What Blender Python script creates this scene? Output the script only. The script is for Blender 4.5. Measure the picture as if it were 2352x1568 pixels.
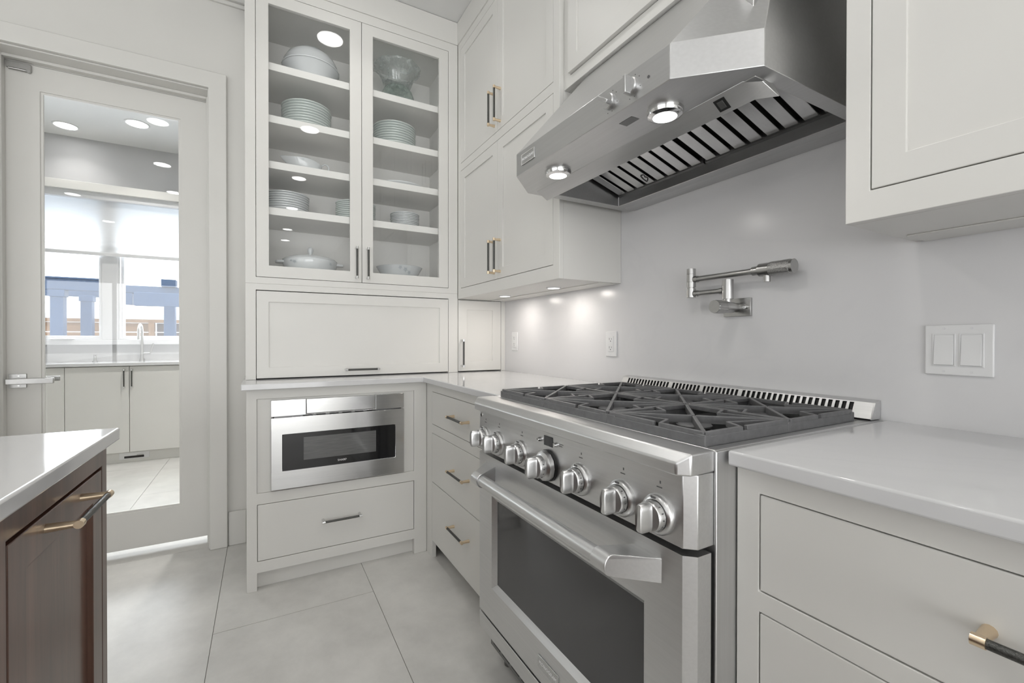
import bpy, bmesh, math, random
from mathutils import Vector, Matrix
random.seed(7)
sc = bpy.context.scene
COL = sc.collection
for o in list(bpy.data.objects):
    bpy.data.objects.remove(o)

# ------------------------------------------------------------------ camera
F_PX = 1024.6417
cam_d = bpy.data.cameras.new('camera')
cam_d.sensor_fit = 'HORIZONTAL'; cam_d.sensor_width = 36.0
cam_d.lens = F_PX / 2352 * 36.0
cam_d.clip_start = 0.02; cam_d.clip_end = 200
cam = bpy.data.objects.new('camera', cam_d); COL.objects.link(cam)
Rr = Vector((.487227731, .873274559, .000826348)); Uu = Vector((-.00550862, .00212719, .99998256)); Ff = Vector((-.87325758, .48722379, -.00584697))
M = Matrix.Identity(4)
for i in range(3):
    M[i][0] = Rr[i]; M[i][1] = Uu[i]; M[i][2] = -Ff[i]
M.translation = Vector((2.5995, -1.3133, 1.1094))
cam.matrix_world = M
sc.camera = cam

# ------------------------------------------------------------------ world, big lights, exposure
w = bpy.data.worlds.new('sky'); sc.world = w; w.use_nodes = True
nt = w.node_tree; nt.nodes.clear()
wo = nt.nodes.new('ShaderNodeOutputWorld'); bg = nt.nodes.new('ShaderNodeBackground')
tc = nt.nodes.new('ShaderNodeTexCoord'); sep = nt.nodes.new('ShaderNodeSeparateXYZ'); cr = nt.nodes.new('ShaderNodeValToRGB')
cr.color_ramp.elements[0].position = .42; cr.color_ramp.elements[0].color = (.95, .98, 1.0, 1)
cr.color_ramp.elements[1].position = .85; cr.color_ramp.elements[1].color = (.55, .75, 1.0, 1)
nt.links.new(tc.outputs['Generated'], sep.inputs[0]); nt.links.new(sep.outputs['Z'], cr.inputs[0])
nt.links.new(cr.outputs[0], bg.inputs[0]); bg.inputs[1].default_value = 4.4
nt.links.new(bg.outputs[0], wo.inputs[0])

def area(name, loc, rot, sx, sy, power, col=(1, 1, 1), shape='RECTANGLE', parent=None, spread=None):
    d = bpy.data.lights.new(name, 'AREA'); d.shape = shape; d.size = sx; d.size_y = sy; d.energy = power; d.color = col
    if spread: d.spread = spread
    o = bpy.data.objects.new(name, d); COL.objects.link(o); o.location = loc; o.rotation_euler = rot
    if parent:
        o.parent = parent; o.location = Vector(loc) - ORI[parent.name]
    return o
P = math.pi
ORI = {}
FILL_SCALE = 1.0
# unseen fill lamps added behind and right of the camera, as daylight
area('window_daylight', (4.4, -5.985, 1.12), (P/2, 0, 0), 5.2, 2.1, 67*FILL_SCALE, (.97, .985, 1.0))
area('window_daylight', (7.885, -2.6, 1.12), (P/2, 0, P/2), 4.8, 2.1, 166*FILL_SCALE, (.97, .985, 1.0))
area('window_daylight', (-3.08, -2.57, 1.52), (P/2, 0, -P/2), 1.9, .8, 40, (.92, .97, 1.0))
POT_POWER = 1.7
sc.view_settings.view_transform = 'Standard'; sc.view_settings.look = 'None'
sc.view_settings.exposure = -0.04; sc.view_settings.gamma = 1.0
sc.view_settings.use_curve_mapping = False

# ------------------------------------------------------------------ materials
MAT = {}
def pbr(name, col, rough=.5, metal=0., var=.03, vscale=6., bump=0., bscale=40., stretch=(1, 1, 1), coat=0., spec=.5, ani=0., rvar=0., trans=0., ior=1.45, emit=None, estr=0.):
    m = bpy.data.materials.new(name); m.use_nodes = True; n = m.node_tree.nodes; l = m.node_tree.links
    b = n['Principled BSDF']
    tc = n.new('ShaderNodeTexCoord'); mp = n.new('ShaderNodeMapping'); mp.inputs['Scale'].default_value = stretch
    l.new(tc.outputs['Object'], mp.inputs['Vector'])
    nz = n.new('ShaderNodeTexNoise'); nz.inputs['Scale'].default_value = vscale; nz.inputs['Detail'].default_value = 5
    l.new(mp.outputs[0], nz.inputs['Vector'])
    r = n.new('ShaderNodeValToRGB')
    r.color_ramp.elements[0].position = .3; r.color_ramp.elements[1].position = .7
    r.color_ramp.elements[0].color = tuple(max(0, c*(1-var)) for c in col) + (1,)
    r.color_ramp.elements[1].color = tuple(min(1, c*(1+var)) for c in col) + (1,)
    l.new(nz.outputs['Fac'], r.inputs[0]); l.new(r.outputs[0], b.inputs['Base Color'])
    b.inputs['Roughness'].default_value = rough; b.inputs['Metallic'].default_value = metal
    b.inputs['Specular IOR Level'].default_value = spec; b.inputs['Coat Weight'].default_value = coat
    b.inputs['Anisotropic'].default_value = ani; b.inputs['Transmission Weight'].default_value = trans; b.inputs['IOR'].default_value = ior
    if emit: b.inputs['Emission Color'].default_value = emit + (1,); b.inputs['Emission Strength'].default_value = estr
    if bump or rvar:
        n2 = n.new('ShaderNodeTexNoise'); n2.inputs['Scale'].default_value = bscale; n2.inputs['Detail'].default_value = 3
        l.new(mp.outputs[0], n2.inputs['Vector'])
        if bump:
            bp = n.new('ShaderNodeBump'); bp.inputs['Strength'].default_value = bump; bp.inputs['Distance'].default_value = .002
            l.new(n2.outputs['Fac'], bp.inputs['Height']); l.new(bp.outputs[0], b.inputs['Normal'])
        if rvar:
            mr = n.new('ShaderNodeMapRange'); mr.inputs['To Min'].default_value = rough-rvar; mr.inputs['To Max'].default_value = rough+rvar
            l.new(n2.outputs['Fac'], mr.inputs['Value']); l.new(mr.outputs[0], b.inputs['Roughness'])
    MAT[name] = m; return m

def thin_glass(name, tint=(1, 1, 1), base=.04):
    m = bpy.data.materials.new(name); m.use_nodes = True; n = m.node_tree.nodes; l = m.node_tree.links; n.clear()
    o = n.new('ShaderNodeOutputMaterial'); mx = n.new('ShaderNodeMixShader'); t = n.new('ShaderNodeBsdfTransparent'); g = n.new('ShaderNodeBsdfGlossy')
    g.inputs['Roughness'].default_value = 0.0; t.inputs[0].default_value = tint + (1,)
    lw = n.new('ShaderNodeLayerWeight'); lw.inputs['Blend'].default_value = .5
    pw = n.new('ShaderNodeMath'); pw.operation = 'POWER'; pw.inputs[1].default_value = 4.0
    mr = n.new('ShaderNodeMapRange'); mr.inputs['To Min'].default_value = base; mr.inputs['To Max'].default_value = 1.0
    l.new(lw.outputs['Facing'], pw.inputs[0]); l.new(pw.outputs[0], mr.inputs['Value']); l.new(mr.outputs[0], mx.inputs[0])
    l.new(t.outputs[0], mx.inputs[1]); l.new(g.outputs[0], mx.inputs[2]); l.new(mx.outputs[0], o.inputs[0])
    MAT[name] = m; return m

def moulded_glass(name, tint, milk, k):
    m = thin_glass(name, tint, .10); n = m.node_tree.nodes; l = m.node_tree.links
    out = [x for x in n if x.type == 'OUTPUT_MATERIAL'][0]; src = out.inputs[0].links[0].from_socket
    d = n.new('ShaderNodeBsdfDiffuse'); t = n.new('ShaderNodeBsdfTranslucent'); d.inputs[0].default_value = milk + (1,); t.inputs[0].default_value = milk + (1,)
    a = n.new('ShaderNodeMixShader'); a.inputs[0].default_value = .5; l.new(d.outputs[0], a.inputs[1]); l.new(t.outputs[0], a.inputs[2])
    tc = n.new('ShaderNodeTexCoord'); wv = n.new('ShaderNodeTexNoise'); wv.inputs['Scale'].default_value = 28; l.new(tc.outputs['Object'], wv.inputs['Vector'])
    mr = n.new('ShaderNodeMapRange'); mr.inputs['From Min'].default_value = .35; mr.inputs['From Max'].default_value = .7; mr.inputs['To Min'].default_value = k*.5; mr.inputs['To Max'].default_value = k*1.5
    l.new(wv.outputs['Fac'], mr.inputs['Value'])
    b = n.new('ShaderNodeMixShader'); l.new(mr.outputs[0], b.inputs[0]); l.new(src, b.inputs[1]); l.new(a.outputs[0], b.inputs[2]); l.new(b.outputs[0], out.inputs[0])
    return m

def wood(name, dark, light, rough=.3, axis=(14, 14, .8)):
    m = bpy.data.materials.new(name); m.use_nodes = True; n = m.node_tree.nodes; l = m.node_tree.links; b = n['Principled BSDF']
    tc = n.new('ShaderNodeTexCoord'); mp = n.new('ShaderNodeMapping'); mp.inputs['Scale'].default_value = axis
    l.new(tc.outputs['Object'], mp.inputs[0])
    nz = n.new('ShaderNodeTexNoise'); nz.inputs['Scale'].default_value = 1.0; nz.inputs['Detail'].default_value = 6; nz.inputs['Distortion'].default_value = .6
    l.new(mp.outputs[0], nz.inputs['Vector'])
    mp2 = n.new('ShaderNodeMapping'); mp2.inputs['Scale'].default_value = tuple(a*9 for a in axis); l.new(tc.outputs['Object'], mp2.inputs[0])
    n2 = n.new('ShaderNodeTexNoise'); n2.inputs['Scale'].default_value = 1.0; n2.inputs['Detail'].default_value = 3; l.new(mp2.outputs[0], n2.inputs['Vector'])
    r = n.new('ShaderNodeValToRGB'); r.color_ramp.elements[0].position = .3; r.color_ramp.elements[1].position = .72
    r.color_ramp.elements[0].color = dark + (1,); r.color_ramp.elements[1].color = light + (1,)
    mx = n.new('ShaderNodeMix'); mx.data_type = 'FLOAT'; mx.inputs[0].default_value = .25
    l.new(nz.outputs['Fac'], mx.inputs[2]); l.new(n2.outputs['Fac'], mx.inputs[3]); l.new(mx.outputs[0], r.inputs[0])
    l.new(r.outputs[0], b.inputs['Base Color']); b.inputs['Roughness'].default_value = rough; b.inputs['Coat Weight'].default_value = .35; b.inputs['Coat Roughness'].default_value = .12
    MAT[name] = m; return m

def quartz(name, col, vein, rough=.12, amount=.5):
    m = bpy.data.materials.new(name); m.use_nodes = True; n = m.node_tree.nodes; l = m.node_tree.links; b = n['Principled BSDF']
    tc = n.new('ShaderNodeTexCoord'); nz = n.new('ShaderNodeTexNoise'); nz.inputs['Scale'].default_value = 1.7; nz.inputs['Detail'].default_value = 8; nz.inputs['Distortion'].default_value = 1.6
    l.new(tc.outputs['Object'], nz.inputs['Vector'])
    ab = n.new('ShaderNodeMath'); ab.operation = 'SUBTRACT'; ab.inputs[1].default_value = .5; l.new(nz.outputs['Fac'], ab.inputs[0])
    a2 = n.new('ShaderNodeMath'); a2.operation = 'ABSOLUTE'; l.new(ab.outputs[0], a2.inputs[0])
    r = n.new('ShaderNodeValToRGB'); r.color_ramp.elements[0].position = .0; r.color_ramp.elements[1].position = .035
    r.color_ramp.elements[0].color = tuple(c*(1-amount)+v*amount for c, v in zip(col, vein)) + (1,); r.color_ramp.elements[1].color = col + (1,)
    l.new(a2.outputs[0], r.inputs[0]); l.new(r.outputs[0], b.inputs['Base Color']); b.inputs['Roughness'].default_value = rough
    MAT[name] = m; return m

def emis(name, col, s):
    m = bpy.data.materials.new(name); m.use_nodes = True; n = m.node_tree.nodes; l = m.node_tree.links; n.clear()
    o = n.new('ShaderNodeOutputMaterial'); e = n.new('ShaderNodeEmission'); e.inputs[0].default_value = col + (1,); e.inputs[1].default_value = s
    l.new(e.outputs[0], o.inputs[0]); MAT[name] = m; return m

pbr('cabinet', (.70, .69, .66), .38, var=.012, vscale=3, bump=.02, bscale=120)
pbr('cabinet_in', (.87, .86, .835), .5, var=.01)
pbr('wall_paint', (.67, .66, .63), .6, var=.012, vscale=4, bump=.03, bscale=150)
pbr('trim_paint', (.68, .67, .64), .4, var=.01)
pbr('ceiling_paint', (.75, .75, .74), .8, var=.01)
pbr('pantry_grey', (.50, .50, .505), .7, var=.02)
pbr('rear_paint', (.72, .715, .70), .7, var=.02)
quartz('quartz', (.62, .62, .625), (.55, .55, .56), .08, .15)
quartz('backsplash', (.68, .675, .68), (.62, .62, .63), .24, .2)
pbr('steel', (.66, .66, .66), .37, 1., var=.03, vscale=3, stretch=(1, 60, 60), bump=.015, bscale=14, ani=.25, rvar=.04)
pbr('steel_v', (.62, .62, .62), .38, 1., var=.035, vscale=3, stretch=(60, 60, 1), bump=.02, bscale=14, rvar=.04)
pbr('steel_satin', (.64, .64, .64), .30, 1., var=.03, vscale=3, stretch=(30, 30, 30), rvar=.03, bscale=20)
pbr('steel_polish', (.60, .60, .60), .16, 1., var=.03, vscale=2, stretch=(60, 1, 60), bump=.015, bscale=10)
pbr('steel_hood', (.56, .56, .56), .33, 1., var=.03, vscale=3, stretch=(1, 50, 50), bump=.02, bscale=14, rvar=.04)
pbr('steel_dark', (.20, .20, .20), .35, 1., var=.05)
pbr('chrome', (.72, .72, .72), .08, 1., var=.01)
pbr('nickel', (.46, .457, .45), .30, 1., var=.03, vscale=3, stretch=(30, 30, 30))
pbr('nickel_knurl', (.46, .457, .45), .34, 1., var=.14, vscale=420, bump=.8, bscale=420)
pbr('brass', (.80, .65, .47), .30, 1., var=.04)
pbr('gunmetal', (.10, .10, .095), .35, 1., var=.25, vscale=600, bump=.5, bscale=600)
pbr('cast_iron', (.13, .13, .133), .45, 0., var=.12, vscale=60, bump=.12, bscale=240, spec=.45)
pbr('burner_pan', (.022, .022, .022), .35, .6, var=.08)
pbr('black', (.012, .012, .012), .4, var=.05)
pbr('black_gloss', (.010, .010, .011), .06, var=.02, spec=.6)
pbr('oven_glass', (.055, .055, .057), .045, var=.02, spec=.7)
pbr('mw_inner', (.12, .12, .12), .08, var=.15, vscale=4, stretch=(1, 4, 60), spec=.6)
pbr('display', (.03, .03, .032), .15, var=.02)
pbr('print_dark', (.10, .10, .10), .6, var=.02)
pbr('print_light', (.80, .80, .80), .4, var=.01)
m = pbr('floor_tile', (.61, .60, .575), .40, var=.13, vscale=3.2, bump=.02, bscale=25)
n = m.node_tree.nodes; l = m.node_tree.links; geo = n.new('ShaderNodeNewGeometry')
for nd in n:
    if nd.type == 'MAPPING': l.new(geo.outputs['Position'], nd.inputs['Vector'])
    if nd.type == 'TEX_NOISE': nd.inputs['Detail'].default_value = 9; nd.inputs['Roughness'].default_value = .68
pbr('grout', (.24, .23, .215), .8, var=.05)
pbr('plastic_white', (.74, .74, .74), .3, var=.005)
pbr('porcelain', (.76, .785, .80), .12, var=.01, coat=.4)
pbr('porcelain_green', (.70, .755, .735), .13, var=.015, coat=.4)
pbr('motif', (.46, .51, .54), .3, var=.1)
pbr('fence_wood', (.20, .110, .055), .9, var=.16, vscale=2, stretch=(1, 1, 14))
pbr('fence_dark', (.07, .052, .048), .9, var=.2, vscale=2, stretch=(1, 1, 14))
pbr('pergola_paint', (.028, .055, .105), .6, var=.06)
pbr('white_wall', (.80, .86, .90), .7, var=.03)
pbr('ground', (.78, .78, .78), .9, var=.1)
pbr('vinyl', (.70, .70, .71), .35, var=.01)
wood('cherry', (.058, .027, .018), (.17, .085, .058))
thin_glass('pane', (.995, .997, .995), .035)
thin_glass('window_pane', (1, 1, 1), .03)
moulded_glass('vase_glass', (.975, .99, .985), (.86, .92, .91), .24)
moulded_glass('vase_foot', (.91, .965, .94), (.74, .85, .80), .30)
emis('lamp', (1, .985, .95), 3.6)
emis('lamp_cool', (1, .99, .97), 20.0)
# roller blind fabric
m = bpy.data.materials.new('shade_fabric'); m.use_nodes = True; n = m.node_tree.nodes; l = m.node_tree.links; n.clear()
o_ = n.new('ShaderNodeOutputMaterial'); mx = n.new('ShaderNodeMixShader'); tr = n.new('ShaderNodeBsdfTranslucent'); df = n.new('ShaderNodeBsdfDiffuse')
tc = n.new('ShaderNodeTexCoord'); mp = n.new('ShaderNodeMapping'); mp.inputs['Scale'].default_value = (1, 8, 160); nz = n.new('ShaderNodeTexNoise'); nz.inputs['Scale'].default_value = 1.2
rr = n.new('ShaderNodeValToRGB'); rr.color_ramp.elements[0].color = (.90, .90, .90, 1); rr.color_ramp.elements[1].color = (.98, .98, .98, 1)
l.new(tc.outputs['Object'], mp.inputs[0]); l.new(mp.outputs[0], nz.inputs['Vector']); l.new(nz.outputs['Fac'], rr.inputs[0])
l.new(rr.outputs[0], tr.inputs[0]); l.new(rr.outputs[0], df.inputs[0]); mx.inputs[0].default_value = .7
l.new(df.outputs[0], mx.inputs[1]); l.new(tr.outputs[0], mx.inputs[2])
m2 = n.new('ShaderNodeMixShader'); tp = n.new('ShaderNodeBsdfTransparent'); m2.inputs[0].default_value = .22
l.new(mx.outputs[0], m2.inputs[1]); l.new(tp.outputs[0], m2.inputs[2]); l.new(m2.outputs[0], o_.inputs[0]); MAT['shade_fabric'] = m

# ------------------------------------------------------------------ mesh builder
def LW(x): return lambda u, v, q: (x+q, u, v)          # face looking +X, (u=Y, v=Z, q=out)
def RW(y): return lambda u, v, q: (u, y-q, v)          # face looking -Y, (u=X, v=Z)
def IW(y): return lambda u, v, q: (u, y+q, v)          # face looking +Y
def ID(a, b, c): return (a, b, c)

class MB:
    def __init__(s, T=ID): s.v = []; s.f = []; s.m = []; s.T = T
    def add(s, vs, fs, mi=0, raw=False):
        b = len(s.v); s.v += [tuple(p) if raw else s.T(*p) for p in vs]
        for f in fs: s.f.append([b+i for i in f]); s.m.append(mi)
        return s
    def box(s, a0, a1, b0, b1, c0, c1, mi=0):
        return s.add([(a0, b0, c0), (a1, b0, c0), (a1, b1, c0), (a0, b1, c0), (a0, b0, c1), (a1, b0, c1), (a1, b1, c1), (a0, b1, c1)],
                     [(0, 3, 2, 1), (4, 5, 6, 7), (0, 1, 5, 4), (1, 2, 6, 5), (2, 3, 7, 6), (3, 0, 4, 7)], mi)
    def prism(s, poly, fn, c0, c1, mi=0):
        n = len(poly); vs = [fn(a, b, c0) for a, b in poly] + [fn(a, b, c1) for a, b in poly]
        fs = [tuple(range(n)), tuple(range(2*n-1, n-1, -1))] + [(i, (i+1) % n, n+(i+1) % n, n+i) for i in range(n)]
        return s.add(vs, fs, mi)
    def loft(s, rings, mi=0, cap=True, closed=False):
        n = len(rings[0]); vs = [p for r in rings for p in r]; fs = []
        k = len(rings)
        for j in range(k if closed else k-1):
            for i in range(n):
                a = j*n; b = ((j+1) % k)*n
                fs.append((a+i, a+(i+1) % n, b+(i+1) % n, b+i))
        if cap and not closed: fs.append(tuple(range(n))); fs.append(tuple(range((k-1)*n, k*n)))
        return s.add(vs, fs, mi)
    def cyl(s, p0, p1, r0, r1=None, n=16, mi=0, cap=True):
        r1 = r0 if r1 is None else r1
        p0 = Vector(p0); p1 = Vector(p1); d = (p1-p0).normalized()
        a = Vector((0, 0, 1)) if abs(d.z) < .9 else Vector((1, 0, 0)); x = d.cross(a).normalized(); y = d.cross(x)
        R = lambda c, r: [tuple(c + x*(r*math.cos(2*P*i/n)) + y*(r*math.sin(2*P*i/n))) for i in range(n)]
        return s.loft([R(p0, r0), R(p1, r1)], mi, cap)
    def turn(s, prof, c, ax='z', n=24, mi=0, cap=True, mod=None, sy=1.):
        # prof: (radius, height along ax)
        rings = []
        for j, (r, h) in enumerate(prof):
            ring = []
            for i in range(n):
                t = 2*P*i/n; rr = r*(mod(t, j) if mod else 1.); a, b = rr*math.cos(t), rr*math.sin(t)*sy
                ring.append({'z': (c[0]+a, c[1]+b, c[2]+h), '-y': (c[0]+a, c[1]-h, c[2]+b), 'x': (c[0]+h, c[1]+a, c[2]+b)}[ax])
            rings.append(ring)
        return s.loft(rings, mi, cap)
    def tube(s, pts, r, n=10, mi=0, closed=False):
        pts = [Vector(p) for p in pts]; rings = []; k = len(pts); up = None
        for i, p in enumerate(pts):
            a = pts[(i-1) % k] if (closed or i) else p; b = pts[(i+1) % k] if (closed or i < k-1) else p
            d = (b-a).normalized()
            if up is None:
                up = Vector((0, 0, 1)) if abs(d.z) < .9 else Vector((1, 0, 0))
            x = d.cross(up).normalized(); y = d.cross(x).normalized(); up = -y if y.dot(up) < 0 else y
            rr = r[i] if isinstance(r, (list, tuple)) else r
            x = d.cross(up).normalized()
            rings.append([tuple(p + x*(rr*math.cos(2*P*q/n)) + up*(rr*math.sin(2*P*q/n))) for q in range(n)])
        return s.loft(rings, mi, True, closed)
    def bar(s, p, q, wd, zt, zb, mi=0):
        # horizontal bar between two plan points
        p = Vector((p[0], p[1], 0)); q = Vector((q[0], q[1], 0)); d = (q-p).normalized(); t = Vector((-d.y, d.x, 0))*(wd/2)
        c = [p-t, q-t, q+t, p+t]
        return s.add([(a.x, a.y, zb) for a in c] + [(a.x, a.y, zt) for a in c], [(0, 3, 2, 1), (4, 5, 6, 7), (0, 1, 5, 4), (1, 2, 6, 5), (2, 3, 7, 6), (3, 0, 4, 7)], mi)
    def holes(s, u0, u1, v0, v1, hs, q0, q1, mi=0):
        us = sorted(set([u0, u1] + [min(max(x, u0), u1) for h in hs for x in h[:2]])); vs_ = sorted(set([v0, v1] + [min(max(x, v0), v1) for h in hs for x in h[2:4]]))
        idx = {}; V = []; Fc = []
        def vid(i, j, k):
            if (i, j, k) not in idx: idx[(i, j, k)] = len(V); V.append((us[i], vs_[j], (q0, q1)[k]))
            return idx[(i, j, k)]
        def solid(i, j):
            if not (0 <= i < len(us)-1 and 0 <= j < len(vs_)-1): return False
            cu = (us[i]+us[i+1])/2; cv = (vs_[j]+vs_[j+1])/2
            return not any(h[0] < cu < h[1] and h[2] < cv < h[3] for h in hs)
        for i in range(len(us)-1):
            for j in range(len(vs_)-1):
                if not solid(i, j): continue
                Fc.append((vid(i, j, 1), vid(i+1, j, 1), vid(i+1, j+1, 1), vid(i, j+1, 1)))
                Fc.append((vid(i, j, 0), vid(i, j+1, 0), vid(i+1, j+1, 0), vid(i+1, j, 0)))
                if not solid(i-1, j): Fc.append((vid(i, j, 0), vid(i, j, 1), vid(i, j+1, 1), vid(i, j+1, 0)))
                if not solid(i+1, j): Fc.append((vid(i+1, j, 0), vid(i+1, j+1, 0), vid(i+1, j+1, 1), vid(i+1, j, 1)))
                if not solid(i, j-1): Fc.append((vid(i, j, 0), vid(i+1, j, 0), vid(i+1, j, 1), vid(i, j, 1)))
                if not solid(i, j+1): Fc.append((vid(i, j+1, 0), vid(i, j+1, 1), vid(i+1, j+1, 1), vid(i+1, j+1, 0)))
        return s.add(V, Fc, mi)
    def build(s, name, mats, parent=None, bevel=0., seg=2, angle=38):
        mats = [mats] if isinstance(mats, str) else mats
        vs = [Vector(p) for p in s.v]
        if parent is not None: org = ORI[parent.name]
        else:
            xs = [p.x for p in vs]; ys = [p.y for p in vs]; zs = [p.z for p in vs]
            org = Vector(((min(xs)+max(xs))/2, (min(ys)+max(ys))/2, min(zs)))
        me = bpy.data.meshes.new(name); me.from_pydata([tuple(p-org) for p in vs], [], s.f)
        for mt in mats: me.materials.append(MAT[mt])
        me.polygons.foreach_set('material_index', s.m)
        bm = bmesh.new(); bm.from_mesh(me); bmesh.ops.recalc_face_normals(bm, faces=bm.faces)
        for f in bm.faces: f.smooth = True
        bm.to_mesh(me); bm.free(); me.set_sharp_from_angle(angle=math.radians(angle))
        o = bpy.data.objects.new(name, me); COL.objects.link(o)
        if parent is not None: o.parent = parent
        else: o.location = org
        ORI[o.name] = org.copy()
        if bevel:
            bv = o.modifiers.new('bevel', 'BEVEL'); bv.width = bevel; bv.segments = seg; bv.limit_method = 'ANGLE'; bv.angle_limit = math.radians(40)
        return o

def thing(name, label, cat, loc, group=None):
    o = bpy.data.objects.new(name, None); COL.objects.link(o); o.location = loc; o.empty_display_size = .05
    ORI[o.name] = Vector(loc); o['label'] = label; o['category'] = cat
    if group: o['group'] = group
    return o
def tag(o, label, cat, group=None):
    o['label'] = label; o['category'] = cat
    if group: o['group'] = group
    return o
def struct(o): o['kind'] = 'structure'; return o
def sthing(name, loc):
    o = bpy.data.objects.new(name, None); COL.objects.link(o); o.location = loc; o.empty_display_size = .05
    ORI[o.name] = Vector(loc); o['kind'] = 'structure'; return o
def dup(o, loc, label=None):
    r = o.copy(); COL.objects.link(r); r.location = loc; ORI[r.name] = Vector(loc)
    if label: r['label'] = label
    for ch in list(o.children):
        c = ch.copy(); COL.objects.link(c); c.parent = r; ORI[c.name] = Vector(loc)
        for g in list(ch.children):
            d = g.copy(); COL.objects.link(d); d.parent = c
    return r
def lettering(body, T, u, v, q, size, mat, parent, spacing=1.0, squash=1.0, name='lettering'):
    c = bpy.data.curves.new('txt', 'FONT'); c.body = body; c.size = size; c.align_x = 'CENTER'; c.align_y = 'CENTER'; c.space_character = spacing; c.extrude = .0003; c.resolution_u = 3
    t = bpy.data.objects.new('txt', c); COL.objects.link(t)
    me = bpy.data.meshes.new_from_object(t.evaluated_get(bpy.context.evaluated_depsgraph_get()))
    bpy.data.objects.remove(t)
    mb = MB(T); mb.add([(u+p.co.x*squash, v+p.co.y, q+p.co.z) for p in me.vertices], [tuple(f.vertices) for f in me.polygons])
    return mb.build(name, mat, parent)

def pull(T, a, b, parent, proj=.034, r=.0052, mats=('gunmetal', 'brass'), name='handle'):
    (u0, v0), (u1, v1) = a, b; L = math.hypot(u1-u0, v1-v0); du, dv = (u1-u0)/L, (v1-v0)/L
    at = lambda s_: (u0+du*s_, v0+dv*s_)
    mb = MB(T)
    mb.cyl(at(.012)+(proj,), at(L-.012)+(proj,), r, n=14, mi=0)
    for s0, s1 in ((0, .013), (L, L-.013)):
        mb.cyl(at(s0)+(proj,), at(s1)+(proj,), r*1.22, n=14, mi=1)
        pm = at((s0+s1)/2)
        mb.cyl(pm+(0,), pm+(proj,), r*1.35, r*1.0, n=12, mi=1)
    return mb.build(name, list(mats), parent)

def shaker(T, u0, u1, v0, v1, parent, mat='cabinet', fr=.052, t=.02, rec=.006, name='door', q=0.):
    mb = MB(T); mb.holes(u0, u1, v0, v1, [(u0+fr, u1-fr, v0+fr, v1-fr)], q-t, q)
    mb.box(u0+fr-.004, u1-fr+.004, v0+fr-.004, v1-fr+.004, q-t+.001, q-rec)
    return mb.build(name, mat, parent, bevel=.0013)
def slab(T, u0, u1, v0, v1, parent, mat='cabinet', t=.02, name='drawer'):
    return MB(T).box(u0, u1, v0, v1, -t, 0).build(name, mat, parent, bevel=.002)

G = .0022   # reveal around inset doors
# ================================================================== ROOM SHELL
Zc = 2.95
# floor: grout bed and large format tiles
fl = struct(MB().box(-3.1, 8.0, -6.0, .15, -.06, -.003).build('floor', 'grout'))
TW, TL, J = .589, 1.18, .0022
tile_me = None
for k in range(-9, 3):
    yb = -.892 + k*TW            # row bottom edge
    if yb + TW < -6.0 or yb > .1: continue
    off = .597 - .328*(k+1)      # row k=-1 has its joint at x=.597
    x = off - math.ceil((off+3.1)/TL)*TL
    while x < 8.0:
        cx, cy = x+TL/2, yb+TW/2
        if tile_me is None:
            mb = MB(); mb.box(cx-TL/2+J/2, cx+TL/2-J/2, cy-TW/2+J/2, cy+TW/2-J/2, -.012, 0)
            o = mb.build('tile', 'floor_tile', fl); tile_me = (o, cx, cy)
        else:
            t0, ax, ay = tile_me
            o = t0.copy(); COL.objects.link(o); o.parent = fl; o.location = (cx-ax, cy-ay, 0)
        x += TL
struct(MB().box(-3.1, 8.0, -6.0, .15, Zc, Zc+.1).build('ceiling', 'ceiling_paint'))
# range wall with quartz backsplash slabs
wb = struct(MB().box(-.45, 8.0, .012, .15, 0, Zc).build('wall_back', 'wall_paint'))
MB(RW(.012)).holes(.140, 3.6, .888, 1.70, [(2.1553, 3.7, 1.40, 1.8)], 0, .012).build('backsplash_slab', 'backsplash', wb)
# left wall with door opening
wl = struct(MB(LW(-.23)).holes(-6.0, .012, 0, Zc, [(-2.385, -1.545, -.01, 2.43)], -.135, 0).build('wall_left', 'wall_paint'))
struct(MB().box(7.9, 8.0, -6.0, .012, 0, Zc).build('wall_right', 'rear_paint'))
struct(MB().box(-3.1, 7.9, -6.1, -6.0, 0, Zc).build('wall_front', 'rear_paint'))
# unseen window frames added around the fill lamps, behind and beside the camera
def added_window(n_, T, u0, u1, div):
    wn = sthing('window_%d' % n_, T((u0+u1)/2, .05, 0)); wd = (u1-u0)/div
    MB(T).holes(u0-.06, u1+.06, .02, 2.24, [(u0+i*wd+.03, u0+(i+1)*wd-.03, .08, 2.17) for i in range(div)], .018, .07).build('window_frame', 'vinyl', wn, bevel=.004)
added_window(3, lambda u, v, q: (u, -6.0+q, v), 1.8, 7.0, 4)
added_window(4, lambda u, v, q: (7.9-q, u, v), -5.0, -.2, 4)
# crown strip on left wall
mb = MB(LW(-.23)); mb.box(-6.0, -1.392, 2.905, Zc-.001, 0, .03); mb.box(-6.0, -1.392, 2.884, 2.905, 0, .014)
struct(mb.build('trim_1', 'trim_paint', None, bevel=.003))
# baseboards
struct(MB(LW(-.23)).box(-1.477, -1.395, 0.0, .181, 0, .013).build('baseboard_left', 'trim_paint', None, bevel=.003))
struct(MB(LW(-.23)).box(-6.0, -2.46, 0.0, .181, 0, .013).build('baseboard_left', 'trim_paint', None, bevel=.003))
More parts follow.
